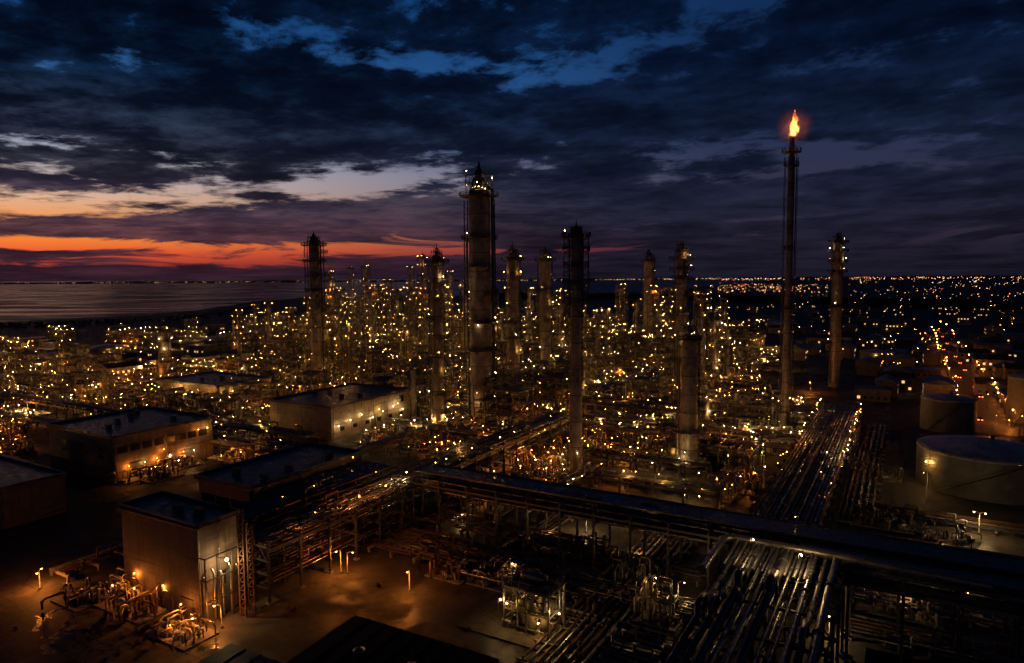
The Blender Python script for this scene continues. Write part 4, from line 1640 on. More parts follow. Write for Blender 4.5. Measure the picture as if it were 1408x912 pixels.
cell_u, cell_v = 25.5, 18.5
cells = []
for i in range(-40, 40):
    for j in range(2, 75):
        c = U * (i * cell_u + rz.uniform(-3, 3)) + V * (j * cell_v + rz.uniform(-2, 2))
        px, py = proj((c.x, c.y, 0))
        if not (-80 < px < 1100 and 425 < py < 700):
            continue
        reg = region(px, py)
        if reg is None:
            continue
        if j % 7 == 0 or i % 9 == 0:
            if rz.random() < 0.8:
                continue
        if blocked(c, 5):
            continue
        d = c.length
        prob = dict(core=0.97, back=0.8, left=0.52, sparse=0.3, terrace=0.85)[reg]
        if d > 700:
            prob *= 0.72
        if rz.random() > prob:
            continue
        cells.append((d, c, px, py, reg))
cells.sort(key=lambda e: e[0])
cells = cells[:295]
label_use = {}
for d, c, px, py, reg in cells:
    if reg == 'core':
        k = rz.choice((0, 1, 2, 3, 3, 0, 6, 5))
    elif reg == 'back':
        k = rz.choice((0, 2, 3, 6))
    elif reg == 'left':
        k = rz.choice((4, 7, 4, 7, 5))
    elif reg == 'terrace':
        k = rz.choice((1, 4, 7, 5, 7, 4))
    else:
        k = rz.choice((4, 7, 1, 6))
    if reg in ('core', 'back') and d > 430:
        q_ = rz.random()
        if 425 < px < 665 and q_ < 0.30 or 665 <= px < 1000 and q_ < 0.13:
            k = 8 if q_ < 0.10 else 9
    u = UN[k]
    if d < 520:
        if not u[3]:
            o = u[0]
            u[3] = True
        else:
            o = copy_tree(u[0])
        o.name = 'process_unit'
    else:
        o = link('process_unit', u[1][0])
        for q in u[1][1][:3]:
            z_ = q.copy()
            z_.data = strong(z_.data)
            z_.parent = o
            COL.objects.link(z_)
    o.location = c
    o.rotation_euler[2] = GA + rz.choice((0, pi / 2, pi, -pi / 2)) if u[2] not in ('long low', 'single-storey', 'three-storey', 'broad four-storey') else GA + rz.choice((0, pi))
    side, lm = landmark(px, py)
    far_ = 'near' if d < 330 else '' if d < 520 else 'distant'
    lab = ' '.join(('%s %s lamp-dotted process structure %s %s' % (far_, u[2], side, lm)).split())
    tag(o, lab, 'process structure', 'lamp-dotted steel process structures of the refinery')
    placed.append(o)
for u in UN:
    if not u[3]:
        for ch in list(u[0].children):
            bpy.data.objects.remove(ch)
        bpy.data.objects.remove(u[0])
print('units', len(cells), 'near', sum(1 for e in cells if e[0] < 520))

# ------------------------------------------------------------------ low clutter between the structures: pump groups and pipe runs
def make_pumps(seed):
    rr = random.Random(seed)
    t = link('pump_group', None)
    b = MB()
    b.box((0, 0, 0.2), (11, 7, 0.38), 'concrete')
    b.build('plinth', t)
    g = MB()
    for i in range(16):
        x, y = rr.uniform(-5, 5), rr.uniform(-3, 3)
        a = rr.choice((0, pi / 2, pi, -pi / 2))
        z = rr.uniform(1.5, 5.5)
        L = rr.uniform(1.2, 4)
        dx, dy = cos(a) * L, sin(a) * L
        r = rr.choice((0.12, 0.16, 0.24))
        g.tube([(x, y, 0.3), (x, y, z - 0.4), (x + dx * 0.15, y + dy * 0.15, z), (x + dx * 0.85, y + dy * 0.85, z), (x + dx, y + dy, z - 0.4), (x + dx, y + dy, 0.3)], r, rr.choice(('pipe', 'pipe2', 'pipe3')), 6)
    g.build('pipework', t)
    for i in range(3):
        g = MB()
        L, Rr = rr.uniform(1.4, 2.4), rr.uniform(0.4, 0.7)
        g.tube([(-L / 2, 0, Rr + 0.5), (L / 2, 0, Rr + 0.5)], Rr, 'vessel', 10)
        g.tube([(L / 2, 0, Rr + 0.5), (L / 2 + 0.8, 0, Rr + 0.5)], Rr * 0.55, 'steel', 8)
        g.build('pump', t, (rr.uniform(-4, 4), rr.uniform(-2.5, 2.5), 0), rr.uniform(0, 3))
    for i in range(4):
        lamp(t, (rr.uniform(-5, 5), rr.uniform(-3.2, 3.2), rr.uniform(2.5, 5)), rr.choice('YYOW' if seed % 2 else 'YOOY'), rr.uniform(0, 6))
    return t


def make_run(seed, L, n, h):
    rr = random.Random(seed)
    t = link('pipe_run', None)
    b = MB()
    k = int(L / 7)
    for i in range(k + 1):
        x = -L / 2 + L * i / k
        for y in (-n * 0.45, n * 0.45):
            b.beam((x, y, 0), (x, y, h), 0.22, 'dark')
        b.beam((x, -n * 0.45 - 0.3, h - 0.15), (x, n * 0.45 + 0.3, h - 0.15), 0.24, 'dark')
    for y in (-n * 0.45, n * 0.45):
        b.beam((-L / 2, y, h - 0.45), (L / 2, y, h - 0.45), 0.16, 'dark')
    b.build('support_frame', t)
    g = MB()
    for i in range(n):
        y = (i - (n - 1) / 2) * 0.85
        r = rr.uniform(0.12, 0.34)
        xa = rr.uniform(-0.4, 0.2) * L
        u = rr.choice((0, 0, 1.5, 2.5))
        if u:
            g.tube([(-L / 2, y, h + r), (xa, y, h + r), (xa, y, h + r + u), (xa + 4, y, h + r + u), (xa + 4, y, h + r), (L / 2, y, h + r)], r, rr.choice(('pipe', 'pipe', 'pipe2', 'pipe3')), 6)
        else:
            g.tube([(-L / 2, y, h + r), (L / 2, y, h + r)], r, rr.choice(('pipe', 'pipe', 'pipe2', 'pipe3')), 6)
    g.build('pipework', t)
    for i in range(4):
        lamp(t, (rr.uniform(-L / 2, L / 2), rr.choice((-1, 1)) * n * 0.5, h + rr.uniform(0.8, 2.4)), rr.choice('YYYWO'), rr.uniform(0, 6))
    return t


CL = []
for sd in (201, 202, 203, 204):
    t = make_pumps(sd)
    CL.append([t, flatten_unit(t, 'pump_group'), 'pump', False])
for sd, L, n, h in ((211, 38, 6, 3.2), (212, 52, 8, 4.5), (213, 30, 5, 2.0), (214, 60, 6, 5.5)):
    t = make_run(sd, L, n, h)
    CL.append([t, flatten_unit(t, 'pipe_run'), 'run', False])
rq = random.Random(303)
ncl = [0, 0]
tries = 0
while sum(ncl) < 330 and tries < 6000:
    tries += 1
    x = rq.random()
    if x < 0.45:
        px, py = rq.uniform(395, 1045), rq.uniform(470, 700)
        if px < 570 and py > 600 or px < 655 and py > 625:
            continue
    elif x < 0.72:
        px, py = rq.uniform(-60, 400), rq.uniform(505, 660)
        if py > 560 and px > 60 and rq.random() < 0.6:
            continue
    elif x < 0.86:
        px, py = rq.uniform(560, 1100), rq.uniform(560, 640)
    else:
        px, py = rq.uniform(660, 1040), rq.uniform(600, 690)
    p = at(px, py)
    k = rq.randrange(4) + (0 if rq.random() < 0.5 else 4)
    if blocked(p, 1.5 if k < 4 else 0.5):
        continue
    if k >= 4 and (blocked(p + U * 14) or blocked(p - U * 14)):
        continue
    if ncl[k // 4] > 170:
        continue
    ncl[k // 4] += 1
    c = CL[k]
    d = p.length
    if d < 330:
        if not c[3]:
            o = c[0]
            c[3] = True
        else:
            o = copy_tree(c[0])
        o.name = 'pump_group' if k < 4 else 'pipe_run'
    else:
        o = link('pump_group' if k < 4 else 'pipe_run', c[1][0])
        for q in c[1][1][:1]:
            z_ = q.copy()
            z_.data = strong(z_.data)
            z_.parent = o
            COL.objects.link(z_)
    o.location = p
    o.rotation_euler[2] = GA + (rq.choice((0, pi / 2, pi)) if k < 4 else rq.choice((0, 0, pi)))
    if k >= 4 and rq.random() < 0.2 and not blocked(p + V * 16) and not blocked(p - V * 16):
        o.rotation_euler[2] += pi / 2
    a_, b_ = (5, 4) if k < 4 else (15, 4)
    if rq.random() < 0.7:
        exec_zones.append((uv(p)[0] - a_, uv(p)[0] + a_, uv(p)[1] - b_, uv(p)[1] + b_))
    if px < 400 or px < 1045:
        side, lm = landmark(px, py)
        where = '%s %s' % (side, lm)
    else:
        where = 'on the dark ground around the large pale tank'
    if k < 4:
        tag(o, 'lamp-lit group of pumps and bent pipes %s' % where, 'pump group', 'pump groups between the process structures')
    else:
        tag(o, 'low lamp-dotted run of parallel pipes %s' % where, 'pipe run', 'low pipe runs between the process structures')
for c in CL:
    if not c[3]:
        for ch in list(c[0].children):
            bpy.data.objects.remove(ch)
        bpy.data.objects.remove(c[0])
print('clutter', ncl)

# ------------------------------------------------------------------ street lamps with real light
def post_mesh(h, m, arm=1.0, double=False):
    pass


GP = 800.0


def street_lamp(px, base_y, top_y, label, m='SO', r=0.3, twin=False, group='yard lamps'):
    p = at(px, base_y)
    h = top_z(p, top_y)
    t = thing('street_lamp', label, 'street lamp', p, rz.uniform(0, 6), group)
    b = MB()
    b.lathe([(0.28, 0.01), (0.28, 0.3), (0.11, 0.35), (0.08, h)], 'steel', 8)
    b.build('pole', t)
    for s in ((1,) if not twin else (1, -1)):
        a = MB()
        a.tube([(0, 0, h - 0.2), (s * 0.5, 0, h + 0.15), (s * 0.9, 0, h + 0.15)], 0.06, 'steel', 5)
        a.box((s * 1.1, 0, h + 0.2), (0.9, 0.4, 0.14), 'dark')
        ha = a.build('lamp_head', t)
        g = MB()
        g.bulb((s * 1.1, 0, h - 0.02), min(0.3, r * 0.85), m)
        g.build('bulb', ha)
        glow(t, (s * 1.1, 0, h - 0.45), m, GP * (r / 0.3) ** 2 * (1.4 if m == 'SO' else 1.0))
    return t


street_lamp(55, 810, 785, 'orange lamp post standing alone on the yard at far left', twin=True)
street_lamp(305, 864, 832, 'orange lamp post beside the pipes at the corner of the tall grimy block')
street_lamp(469, 788, 756, 'left one of the pair of orange lamps at the feet of the multi-level rack')
street_lamp(478, 789, 760, 'right one of the pair of orange lamps at the feet of the multi-level rack', r=0.24)
street_lamp(563, 813, 783, 'single orange lamp post in the middle of the yard')
street_lamp(1346, 735, 705, 'white lamp post in front of the large pale tank', 'SW', 0.27, twin=True)
street_lamp(806, 733, 710, 'twin yellow lamp under the long dark pipe bridge', 'SW', 0.22, twin=True)
street_lamp(932, 838, 800, 'yellow lamp beside the bent pipes left of the broad near rack', 'SW', 0.2)
street_lamp(1140, 872, 843, 'low yellow lamp just right of the broad near rack', 'SW', 0.24)
street_lamp(1066, 606, 591, 'bright white lamp at the foot of the flare stack', 'SW', 0.4)
street_lamp(1101, 560, 546, 'bright lamp where the receding rack meets the flare stack area', 'SW', 0.4)
street_lamp(1115, 540, 526, 'pinkish lamp right of the flare stack near the pale column', 'SO', 0.35)
street_lamp(1285, 770, 752, 'yellow lamp between the two pipe racks at right', 'SW', 0.22)
street_lamp(1274, 690, 650, 'lamp post at the left foot of the large pale tank', 'SW', 0.14)
for i, (x, y) in enumerate([(640, 722), (745, 745), (880, 770)]):
    street_lamp(x, y, y - 13, ['dim lamp under the left end of the long dark pipe bridge', 'dim lamp under the middle of the long dark pipe bridge', 'dim lamp under the right half of the long dark pipe bridge'][i], 'SW', 0.16)


# ------------------------------------------------------------------ foreground plant
def skid(p, label, w, d, h, levels, seed, lamps, name='process_skid'):
    rr = random.Random(seed)
    t = thing(name, label, 'process skid', p, GA)
    f = MB()
    for x in (-w / 2, 0, w / 2):
        for y in (-d / 2, d / 2):
            f.beam((x, y, 0), (x, y, h), 0.3, 'steel')
    for k in range(1, levels + 1):
        z = h * k / levels
        for y in (-d / 2, 0, d / 2):
            f.beam((-w / 2, y, z), (w / 2, y, z), 0.22, 'steel', 0.3)
        for x in (-w / 2, 0, w / 2):
            f.beam((x, -d / 2, z), (x, d / 2, z), 0.22, 'steel', 0.3)
        f.box((0, 0, z + 0.2), (w - 0.4, d - 0.4, 0.08), 'grate')
    f.beam((-w / 2, -d / 2, 0), (0, -d / 2, h / levels), 0.14, 'steel')
    f.beam((w / 2, -d / 2, h / levels), (0, -d / 2, h), 0.14, 'steel')
    f.build('frame', t)
    for k in range(1, levels + 1):
        z = h * k / levels + 0.2
        q = MB()
        for (x0, y0, x1, y1) in ((-w / 2, -d / 2, w / 2, -d / 2), (w / 2, -d / 2, w / 2, d / 2), (-w / 2, d / 2, w / 2, d / 2), (-w / 2, -d / 2, -w / 2, d / 2)):
            for hh in (0.55, 1.1):
                q.beam((x0, y0, z + hh), (x1, y1, z + hh), 0.07, 'steel')
            n = int(hypot(x1 - x0, y1 - y0) / 1.4)
            for i in range(n + 1):
                s = i / n
                q.beam((x0 + (x1 - x0) * s, y0 + (y1 - y0) * s, z), (x0 + (x1 - x0) * s, y0 + (y1 - y0) * s, z + 1.1), 0.07, 'steel')
        q.build('railing', t)
    for k in range(3):
        v = MB()
        R = rr.uniform(0.7, 1.1)
        L = h * rr.uniform(0.55, 0.95)
        v.lathe([(R, 0.3), (R, L), (R * 0.7, L + R * 0.4), (0.2, L + R * 0.55)], 'vessel', 16)
        v.build('vessel', t, ((k - 1) * w * 0.3, rr.uniform(-d / 4, d / 4), 0))
    v = MB()
    v.lathe([(0.1, -2.6), (0.8, -2.3), (0.9, -2), (0.9, 2), (0.8, 2.3), (0.1, 2.6)], 'pipe', 16)
    o = v.build('drum', t, (0, 0, h + 1.3))
    o.rotation_euler = (0, pi / 2, 0)
    for k in range(26):
        g = MB()
        x, y, z = rr.uniform(-w / 2, w / 2) * 1.1, rr.uniform(-d / 2, d / 2) * 1.1, rr.uniform(0.5, h + 0.5)
        P = [Vector((x, y, z))]
        for s in range(rr.randint(2, 4)):
            q = P[-1].copy()
            ax = (s + k) % 3
            if ax == 0: q.x = rr.uniform(-w / 2, w / 2) * 1.2
            elif ax == 1: q.y = rr.uniform(-d / 2, d / 2) * 1.2
            else: q.z = rr.uniform(0.4, h + 0.8)
            if (q - P[-1]).length > 0.6:
                P.append(q)
        if len(P) > 1:
            g.tube(P, rr.choice((0.12, 0.18, 0.25)), rr.choice(('pipe', 'pipe2', 'pipe')), 8)
            g.build('pipe', t)
    for (x, y, z, k, big) in lamps:
        q = MB()
        q.tube([(0, 0, -2.0), (0, 0, 0.3), (0.4, 0, 0.5)], 0.06, 'steel', 5)
        q.bulb((0.45, 0, 0.15), 0.22 if len(k) > 1 else 0.15, k)
        q.build('lamp', t, (x, y, z))
        glow(t, (x + 0.45, y, z + 0.05), k, 420.0 if len(k) > 1 else 150.0)
    return t


sk = at(735, 862)
skid(Vector((sk.x, sk.y, 0)), 'isolated two-level steel skid with vessels lit by its own lamps on the yard', 8.5, 6.0, 7.5, 2, 31,
     [(-5.2, -3.4, 5.0, 'SW', 1), (-3.6, -4.0, 5.0, 'Y', 1), (5.0, -1.5, 4.2, 'SW', 1), (2, -3.3, 2.6, 'Y', 0), (-1, 3.2, 5.5, 'Y', 0), (0.5, 0.5, 2.2, 'Y', 0), (1.5, 0.5, 5.6, 'Y', 0)])
pad = MB()
pad.box((0, 0, 0.12), (26, 17, 0.24), 'yard')
tag(pad.build('skid_pad', None, (sk.x + 2, sk.y + 1, 0), GA), kind='structure')


def low_pipes(label, p, d, l, n, gap, seed, h=1.2, r=0.22, pm=('pipe', 'pipe2', 'pipe3'), loop=True, group='low pipe banks', lamps=()):
    rr = random.Random(seed)
    t = thing('pipe_bank', label, 'pipe bank', (p[0], p[1], 0), atan2(d.y, d.x), group)
    k = max(2, int(l / 6))
    for i in range(k + 1):
        s = MB()
        s.box((l * i / k, 0, h * 0.4), (0.4, n * gap + 0.8, h * 0.2), 'concrete')
        for y in (-n * gap / 2, n * gap / 2):
            s.box((l * i / k, y, h * 0.15 + 0.01), (0.4, 0.5, h * 0.3), 'concrete')
        s.build('sleeper', t)
    for i in range(n):
        y = (i - (n - 1) / 2) * gap
        rad_ = r * rr.uniform(0.5, 1.25)
        z = h * 0.5 + rad_
        g = MB()
        if loop and rr.random() < 0.6:
            xa = rr.uniform(0.15, 0.6) * l
            up = rr.uniform(0.8, 2.2)
            w = rr.uniform(1.5, 5)
            g.tube([(0, y, z), (xa, y, z), (xa, y, z + up), (xa + w, y, z + up), (xa + w, y, z), (l, y, z)], rad_, rr.choice(pm), 8)
        else:
            g.tube([(-rr.uniform(0, 2), y, z), (l * .5, y, z), (l + rr.uniform(0, 2), y, z)], rad_, rr.choice(pm), 8)
        for q in range(3):
            x = rr.uniform(1, l - 1)
            g.tube([(x, y, z), (x + 0.25, y, z)], rad_ * 1.6, 'steel', 8)
        g.build('pipe', t)
    for x, y, z, kk in lamps:
        lamp(t, (x, y, z), kk, 0)
    return t


low_pipes('bank of low rusty pipes between the pair of orange lamps and the pipe bridge', at(535, 745), U, 50, 14, 0.95, 41, 2.4, 0.2, pm=('pipe3', 'pipe3', 'pipe2'))
low_pipes('second bank of low rusty pipes nearer the middle yard lamp', at(560, 712), U, 46, 9, 1.1, 42, 4.2, 0.22, pm=('pipe3', 'pipe2'))
low_pipes('orange-glinting pipe bank left of the tall grimy block', at(82, 796), V, 42, 7, 0.9, 43, 3.0, 0.18, pm=('pipe', 'pipe3'), lamps=[(24, 2.5, 4.2, 'O'), (33, 1.5, 4.5, 'O')])
low_pipes('low pipes leading from the lit skid to the bent-pipe manifold', at(775, 850), U, 22, 4, 1.3, 44, 1.2, 0.2)
low_pipes('dark pipe bank on the ground at the bottom beside the broad near rack', at(760, 925), V, 60, 9, 1.3, 45, 1.4, 0.3, pm=('pipe2', 'pipe', 'pipe3'))
low_pipes('low pipes running back beneath the pipe bridge behind the skid', at(650, 800), V, 40, 5, 1.2, 46, 1.2, 0.2, pm=('pipe2', 'pipe3'))
low_pipes('pipe bank on the ground under the blue-topped bridge at bottom right', at(1175, 815), U, 60, 7, 1.3, 47, 1.4, 0.25)
low_pipes('pipe bank between the two bridges near the right edge', at(1190, 745), U, 70, 6, 1.5, 48, 1.4, 0.25)
low_pipes('second pipe bank on the ground at the bottom right corner', at(1160, 862), U, 50, 6, 1.4, 49, 1.2, 0.2)


low_pipes('unlit pipe bank on the dark ground left of the large pale tank', at(1172, 700), U, 42, 6, 1.4, 61, 1.6, 0.25, pm=('pipe2', 'pipe3'))
low_pipes('unlit pipe bank running along the right of the receding broad rack', at(1150, 720), V, 90, 5, 1.3, 62, 2.2, 0.25, pm=('pipe2', 'pipe3', 'dark'))
low_pipes('outer unlit pipe bank further right of the receding broad rack', at(1186, 700), V, 110, 4, 1.6, 63, 1.4, 0.3, pm=('pipe2', 'dark'))
low_pipes('dark pipes crossing the yard under the left end of the pipe bridge', at(610, 712), V, 30, 8, 1.0, 64, 3.0, 0.2, pm=('pipe3', 'pipe2'))
low_pipes('dark raised pipes between the rusty manifold and the lit skid', at(640, 790), U, 20, 8, 0.9, 65, 3.6, 0.2, pm=('pipe3', 'pipe2', 'pipe'))
low_pipes('tangle of dark pipes between the lit skid and the bent pipes', at(800, 812), U, 26, 7, 1.1, 66, 2.6, 0.2, pm=('pipe', 'pipe2'))
low_pipes('dark pipes under the middle of the pipe bridge', at(700, 742), U, 44, 6, 1.0, 67, 2.4, 0.22, pm=('pipe2', 'pipe3'))
low_pipes('low pipes at the bottom edge left of the broad near rack', at(835, 905), U, 16, 8, 1.1, 68, 2.0, 0.22, pm=('pipe2', 'pipe'))


def manifold(p, label, seed, w=8, d=6, n=22, h=4.5, lamps=(), name='pipe_manifold', rz_=None, pm=('pipe', 'pipe2', 'vessel')):
    """arched and bent pipes, valves and pumps on a plinth"""
    rr = random.Random(seed)
    t = thing(name, label, 'pipework', (p[0], p[1], 0), GA if rz_ is None else rz_, 'pumps and manifolds in the yard')
    b = MB()
    b.box((0, 0, 0.15), (w + 1.5, d + 1.5, 0.28), 'concrete')
    b.build('plinth', t)
    for i in range(n):
        g = MB()
        x, y = rr.uniform(-w / 2, w / 2), rr.uniform(-d / 2, d / 2)
        a = rr.choice((0, pi / 2, pi, -pi / 2))
        z = rr.uniform(0.5, 1) * h
        L = rr.uniform(1.2, 4)
        dx, dy = cos(a) * L, sin(a) * L
        r = rr.choice((0.12, 0.16, 0.24))
        g.tube([(x, y, 0.3), (x, y, z - 0.4), (x + dx * 0.15, y + dy * 0.15, z), (x + dx * 0.85, y + dy * 0.85, z), (x + dx, y + dy, z - 0.4), (x + dx, y + dy, 0.3)], r, rr.choice(pm), 8)
        g.tube([(x, y, z * 0.4), (x, y, z * 0.4 + 0.3)], r * 1.8, 'steel', 8)
        g.build('pipe', t)
    for i in range(5):
        g = MB()
        L, R = rr.uniform(1.2, 2.2), rr.uniform(0.35, 0.55)
        g.tube([(-L / 2, 0, R + 0.35), (L / 2, 0, R + 0.35)], R, 'vessel', 12)
        g.tube([(L / 2, 0, R + 0.35), (L / 2 + 0.8, 0, R + 0.35)], R * 0.55, 'steel', 10)
        g.box((0, 0, 0.45), (L * 0.9, R * 1.6, 0.3), 'dark')
        g.build('pump', t, (rr.uniform(-w / 2, w / 2), rr.uniform(-d / 2, d / 2), 0), rr.uniform(0, 3))
    for x, y, z, k in lamps:
        q = MB()
        q.tube([(0, 0, 0), (0, 0, z), (0.4, 0, z + 0.2)], 0.07, 'steel', 5)
        q.bulb((0.45, 0, z - 0.1), 0.12 if len(k) == 1 else 0.2, k)
        q.build('lamp', t, (x, y, 0.25))
        glow(t, (x + 0.45, y, z - 0.2), k, 380.0 if len(k) > 1 else 150.0)
    return t


M['SO2'] = M['SO']
manifold(at(186, 832), 'orange-lit pumps and bent pipes at the foot of the tall grimy block', 51, 14, 7, 40, 4.6,
         [(-2, 1, 5.2, 'SO2'), (2, -1.5, 4.2, 'SO2'), (6, 1.5, 4.4, 'SO2'), (-1, 3, 6.2, 'O'), (-6, 3, 7.0, 'O'), (-4, -2, 3.6, 'O'), (3, 2.5, 5.6, 'O')], pm=('pipe', 'pipe3', 'vessel'))
manifold(at(248, 872), 'nearer cluster of orange-lit pumps in front of the tall grimy block', 52, 10, 5, 30, 2.8, [(-3, 2, 3.6, 'SO2'), (3, 0, 3.4, 'O'), (0, -2, 2.4, 'O')], pm=('pipe', 'pipe3', 'vessel'))
manifold(at(118, 822), 'dim pump group between the lone yard lamp and the grimy block', 53, 7, 7, 16, 3.0, [], pm=('pipe3', 'pipe2'))
manifold(at(903, 845), 'yellow-lit bent pipes left of the broad near rack', 54, 8, 8, 22, 6.0, [(-1, 1, 6, 'Y')])
manifold(at(870, 800), 'dim bent pipes under the right half of the long pipe bridge', 55, 6, 6, 12, 5.0, [])
manifold(at(620, 790), 'dark rusty manifold at the end of the low pipe bank', 56, 7, 5, 16, 4.5, [], pm=('pipe3', 'pipe2'))
manifold(at(1235, 840), 'pale pipe cluster on the ground under the blue-topped bridge', 57, 12, 6, 22, 2.0, [(0, 2, 3, 'Y')])
manifold(at(700, 634), 'orange-lit pump alley behind the left part of the pipe bridge', 58, 18, 8, 40, 4.0,
         [(-7, -1, 5.0, 'SO2'), (-3, 0, 4.6, 'SO2'), (1, -1, 4.2, 'SO2'), (5, 0, 5.2, 'SO2'), (8, 0, 4.5, 'SO2'), (4, -3, 3.5, 'O')], pm=('pipe', 'pipe3', 'vessel'))
manifold(at(760, 645), 'orange-lit pumps at the foot of the slender caged column', 59, 8, 6, 20, 4.0, [(-2, 0, 5, 'SO2'), (3, 0, 5, 'SW'), (0, -2, 3, 'O')], pm=('pipe', 'pipe3', 'vessel'))
manifold(at(215, 650), 'lit pumps in front of the wide hall', 60, 26, 7, 44, 3.5, [(-9, 0, 4, 'SO2'), (-4, 0, 4, 'Y'), (0, 0, 4.4, 'SO2'), (5, 1, 4, 'W'), (9, 0, 4.4, 'SO2'), (12, -1, 4.2, 'W')], rz_=GA + pi / 2)
manifold(at(330, 632), 'orange-lit pumps between the wide hall and the blue-roofed building', 61, 16, 6, 26, 4, [(-5, 0, 4, 'SO2'), (0, 0, 4, 'O'), (5, 0, 5, 'SO2')])
manifold(at(520, 602), 'lit pipe cluster along the pale panel building', 62, 20, 5, 30, 3.5, [(-7, 0, 4, 'W'), (-2, 0, 4, 'SO2'), (3, 0, 4, 'W'), (8, 0, 4, 'Y')], rz_=GA + pi / 2)

manifold(at(1215, 720), 'unlit valves and bent pipes on the dark ground left of the large pale tank', 71, 12, 8, 24, 3.2, [], pm=('pipe2', 'pipe3'))
manifold(at(1300, 742), 'unlit pump set in front of the large pale tank', 72, 10, 6, 18, 2.6, [], pm=('pipe2', 'pipe3'))
manifold(at(1205, 655), 'unlit valve station behind the dark ground pipe bank', 73, 12, 8, 24, 4.0, [], pm=('pipe2', 'pipe3'))
manifold(at(690, 800), 'dim tangle of pipes behind the lit skid', 74, 10, 7, 26, 4.0, [(2, 0, 4, 'Y')], pm=('pipe2', 'pipe', 'pipe3'))
manifold(at(820, 765), 'dim valve station under the middle of the pipe bridge', 75, 9, 6, 20, 4.0, [], pm=('pipe2', 'pipe3'))
# small loose things on the yard
def oil_drum(px, py, label, n=1):
    p = at(px, py)
    b = MB()
    b.lathe([(0.29, 0.03), (0.29, 0.3), (0.31, 0.32), (0.29, 0.34), (0.29, 0.6), (0.31, 0.62), (0.29, 0.64), (0.29, 0.9), (0.27, 0.9), (0.27, 0.88)], 'rust', 14)
    return tag(b.build('oil_drum', None, p), label, 'oil drum', 'oil drums on the yard')


for i, (x, y) in enumerate([(398, 838), (401, 841), (405, 838), (520, 806), (524, 808)]):
    oil_drum(x, y, ['rusty oil drum of the trio near the multi-level rack', 'rusty oil drum of the trio near the multi-level rack', 'rusty oil drum of the trio near the multi-level rack',
                    'rusty oil drum of the pair left of the middle yard lamp', 'rusty oil drum of the pair left of the middle yard lamp'][i])


# white floodlit equipment on the side of the tall block
c4 = at(270, 725, 17.3)
fx = Vector((c4.x, c4.y, 0)) + V * (w4v * 0.45) + U * 0.4
q = thing('wall_equipment', 'pipe frame with a bright white floodlight on the side of the tall grimy block', 'equipment', fx, GA)
g = MB()
for y in (-4, -1.5, 1.5, 4):
    g.beam((1.8, y, 0), (1.8, y, 12), 0.22, 'dark')
for z in (4, 8, 12):
    g.beam((1.8, -4, z), (1.8, 4, z), 0.2, 'dark')
    for y in (-4, 4):
        g.beam((0.3, y, z), (1.8, y, z), 0.18, 'dark')
g.build('frame', q)
for i in range(5):
    g = MB()
    y = -3.4 + i * 1.7
    g.tube([(1.0, y, 0.2), (1.0, y, 7.5 + i % 2), (0.3, y, 8.3 + i % 2)], 0.2, 'pipe', 8)
    g.build('pipe', q)
g = MB()
g.tube([(0.2, 0, 10.6), (2.2, 0, 11.0)], 0.08, 'dark', 5)
g.bulb((2.3, 0, 10.7), 0.42, 'SW')
g.build('lamp', q)
glow(q, (2.3, 0, 10.2), 'SW', 1100.0)

# steel legs and cable ladders beside the block's right corner
for i, (x, y, ty) in enumerate([(335, 848, 700), (347, 842, 720)]):
    p = at(x, y)
    h = top_z(p, ty)
    t = thing('steel_trestle', ['taller steel trestle at the right corner of the tall grimy block', 'shorter steel trestle at the right corner of the tall grimy block'][i], 'trestle', p, GA)
    g = MB()
    for sx in (-0.7, 0.7):
        g.beam((sx, 0, 0), (sx, 0, h), 0.3, 'rust')
    for k in range(int(h / 1.6)):
        g.beam((-0.7, 0, k * 1.6), (0.7, 0, k * 1.6 + 1.6), 0.14, 'rust')
        g.beam((-0.7, 0, k * 1.6), (0.7, 0, k * 1.6), 0.14, 'rust')
    g.build('lattice', t)

# ------------------------------------------------------------------ town on the right, low plant at left, woods
def house_mesh(seed):
    rr = random.Random(seed)
    w, d, h = rr.uniform(12, 26), rr.uniform(9, 14), rr.uniform(4, 9)
    b = MB()
    b.box((0, 0, h / 2), (w, d, h), rr.choice(('wallA', 'wallB', 'wallC')))
    if seed % 2:
        b.add([(-w / 2 - .4, -d / 2 - .4, h + 0.003), (w / 2 + .4, -d / 2 - .4, h + 0.003), (w / 2 + .4, d / 2 + .4, h + 0.003), (-w / 2 - .4, d / 2 + .4, h + 0.003), (-w / 2 - .4, 0, h + 2.4), (w / 2 + .4, 0, h + 2.4)],
              [(0, 1, 5, 4), (2, 3, 4, 5), (1, 2, 5), (3, 0, 4), (3, 2, 1, 0)], 'roof')
    else:
        b.box((0, 0, h + 0.2), (w + 0.6, d + 0.6, 0.4), 'roof')
    n = int(w / 3)
    for i in range(n):
        for z in [1.9] + ([5.2] if h > 7 else []):
            for s in (-1, 1):
                b.box((-w / 2 + (i + 0.7) * w / (n + 0.4), s * (d / 2 + 0.02), z), (1.3, 0.08, 1.3), 'WN' if rr.random() < 0.3 else 'dim')
    return b.mesh('house')


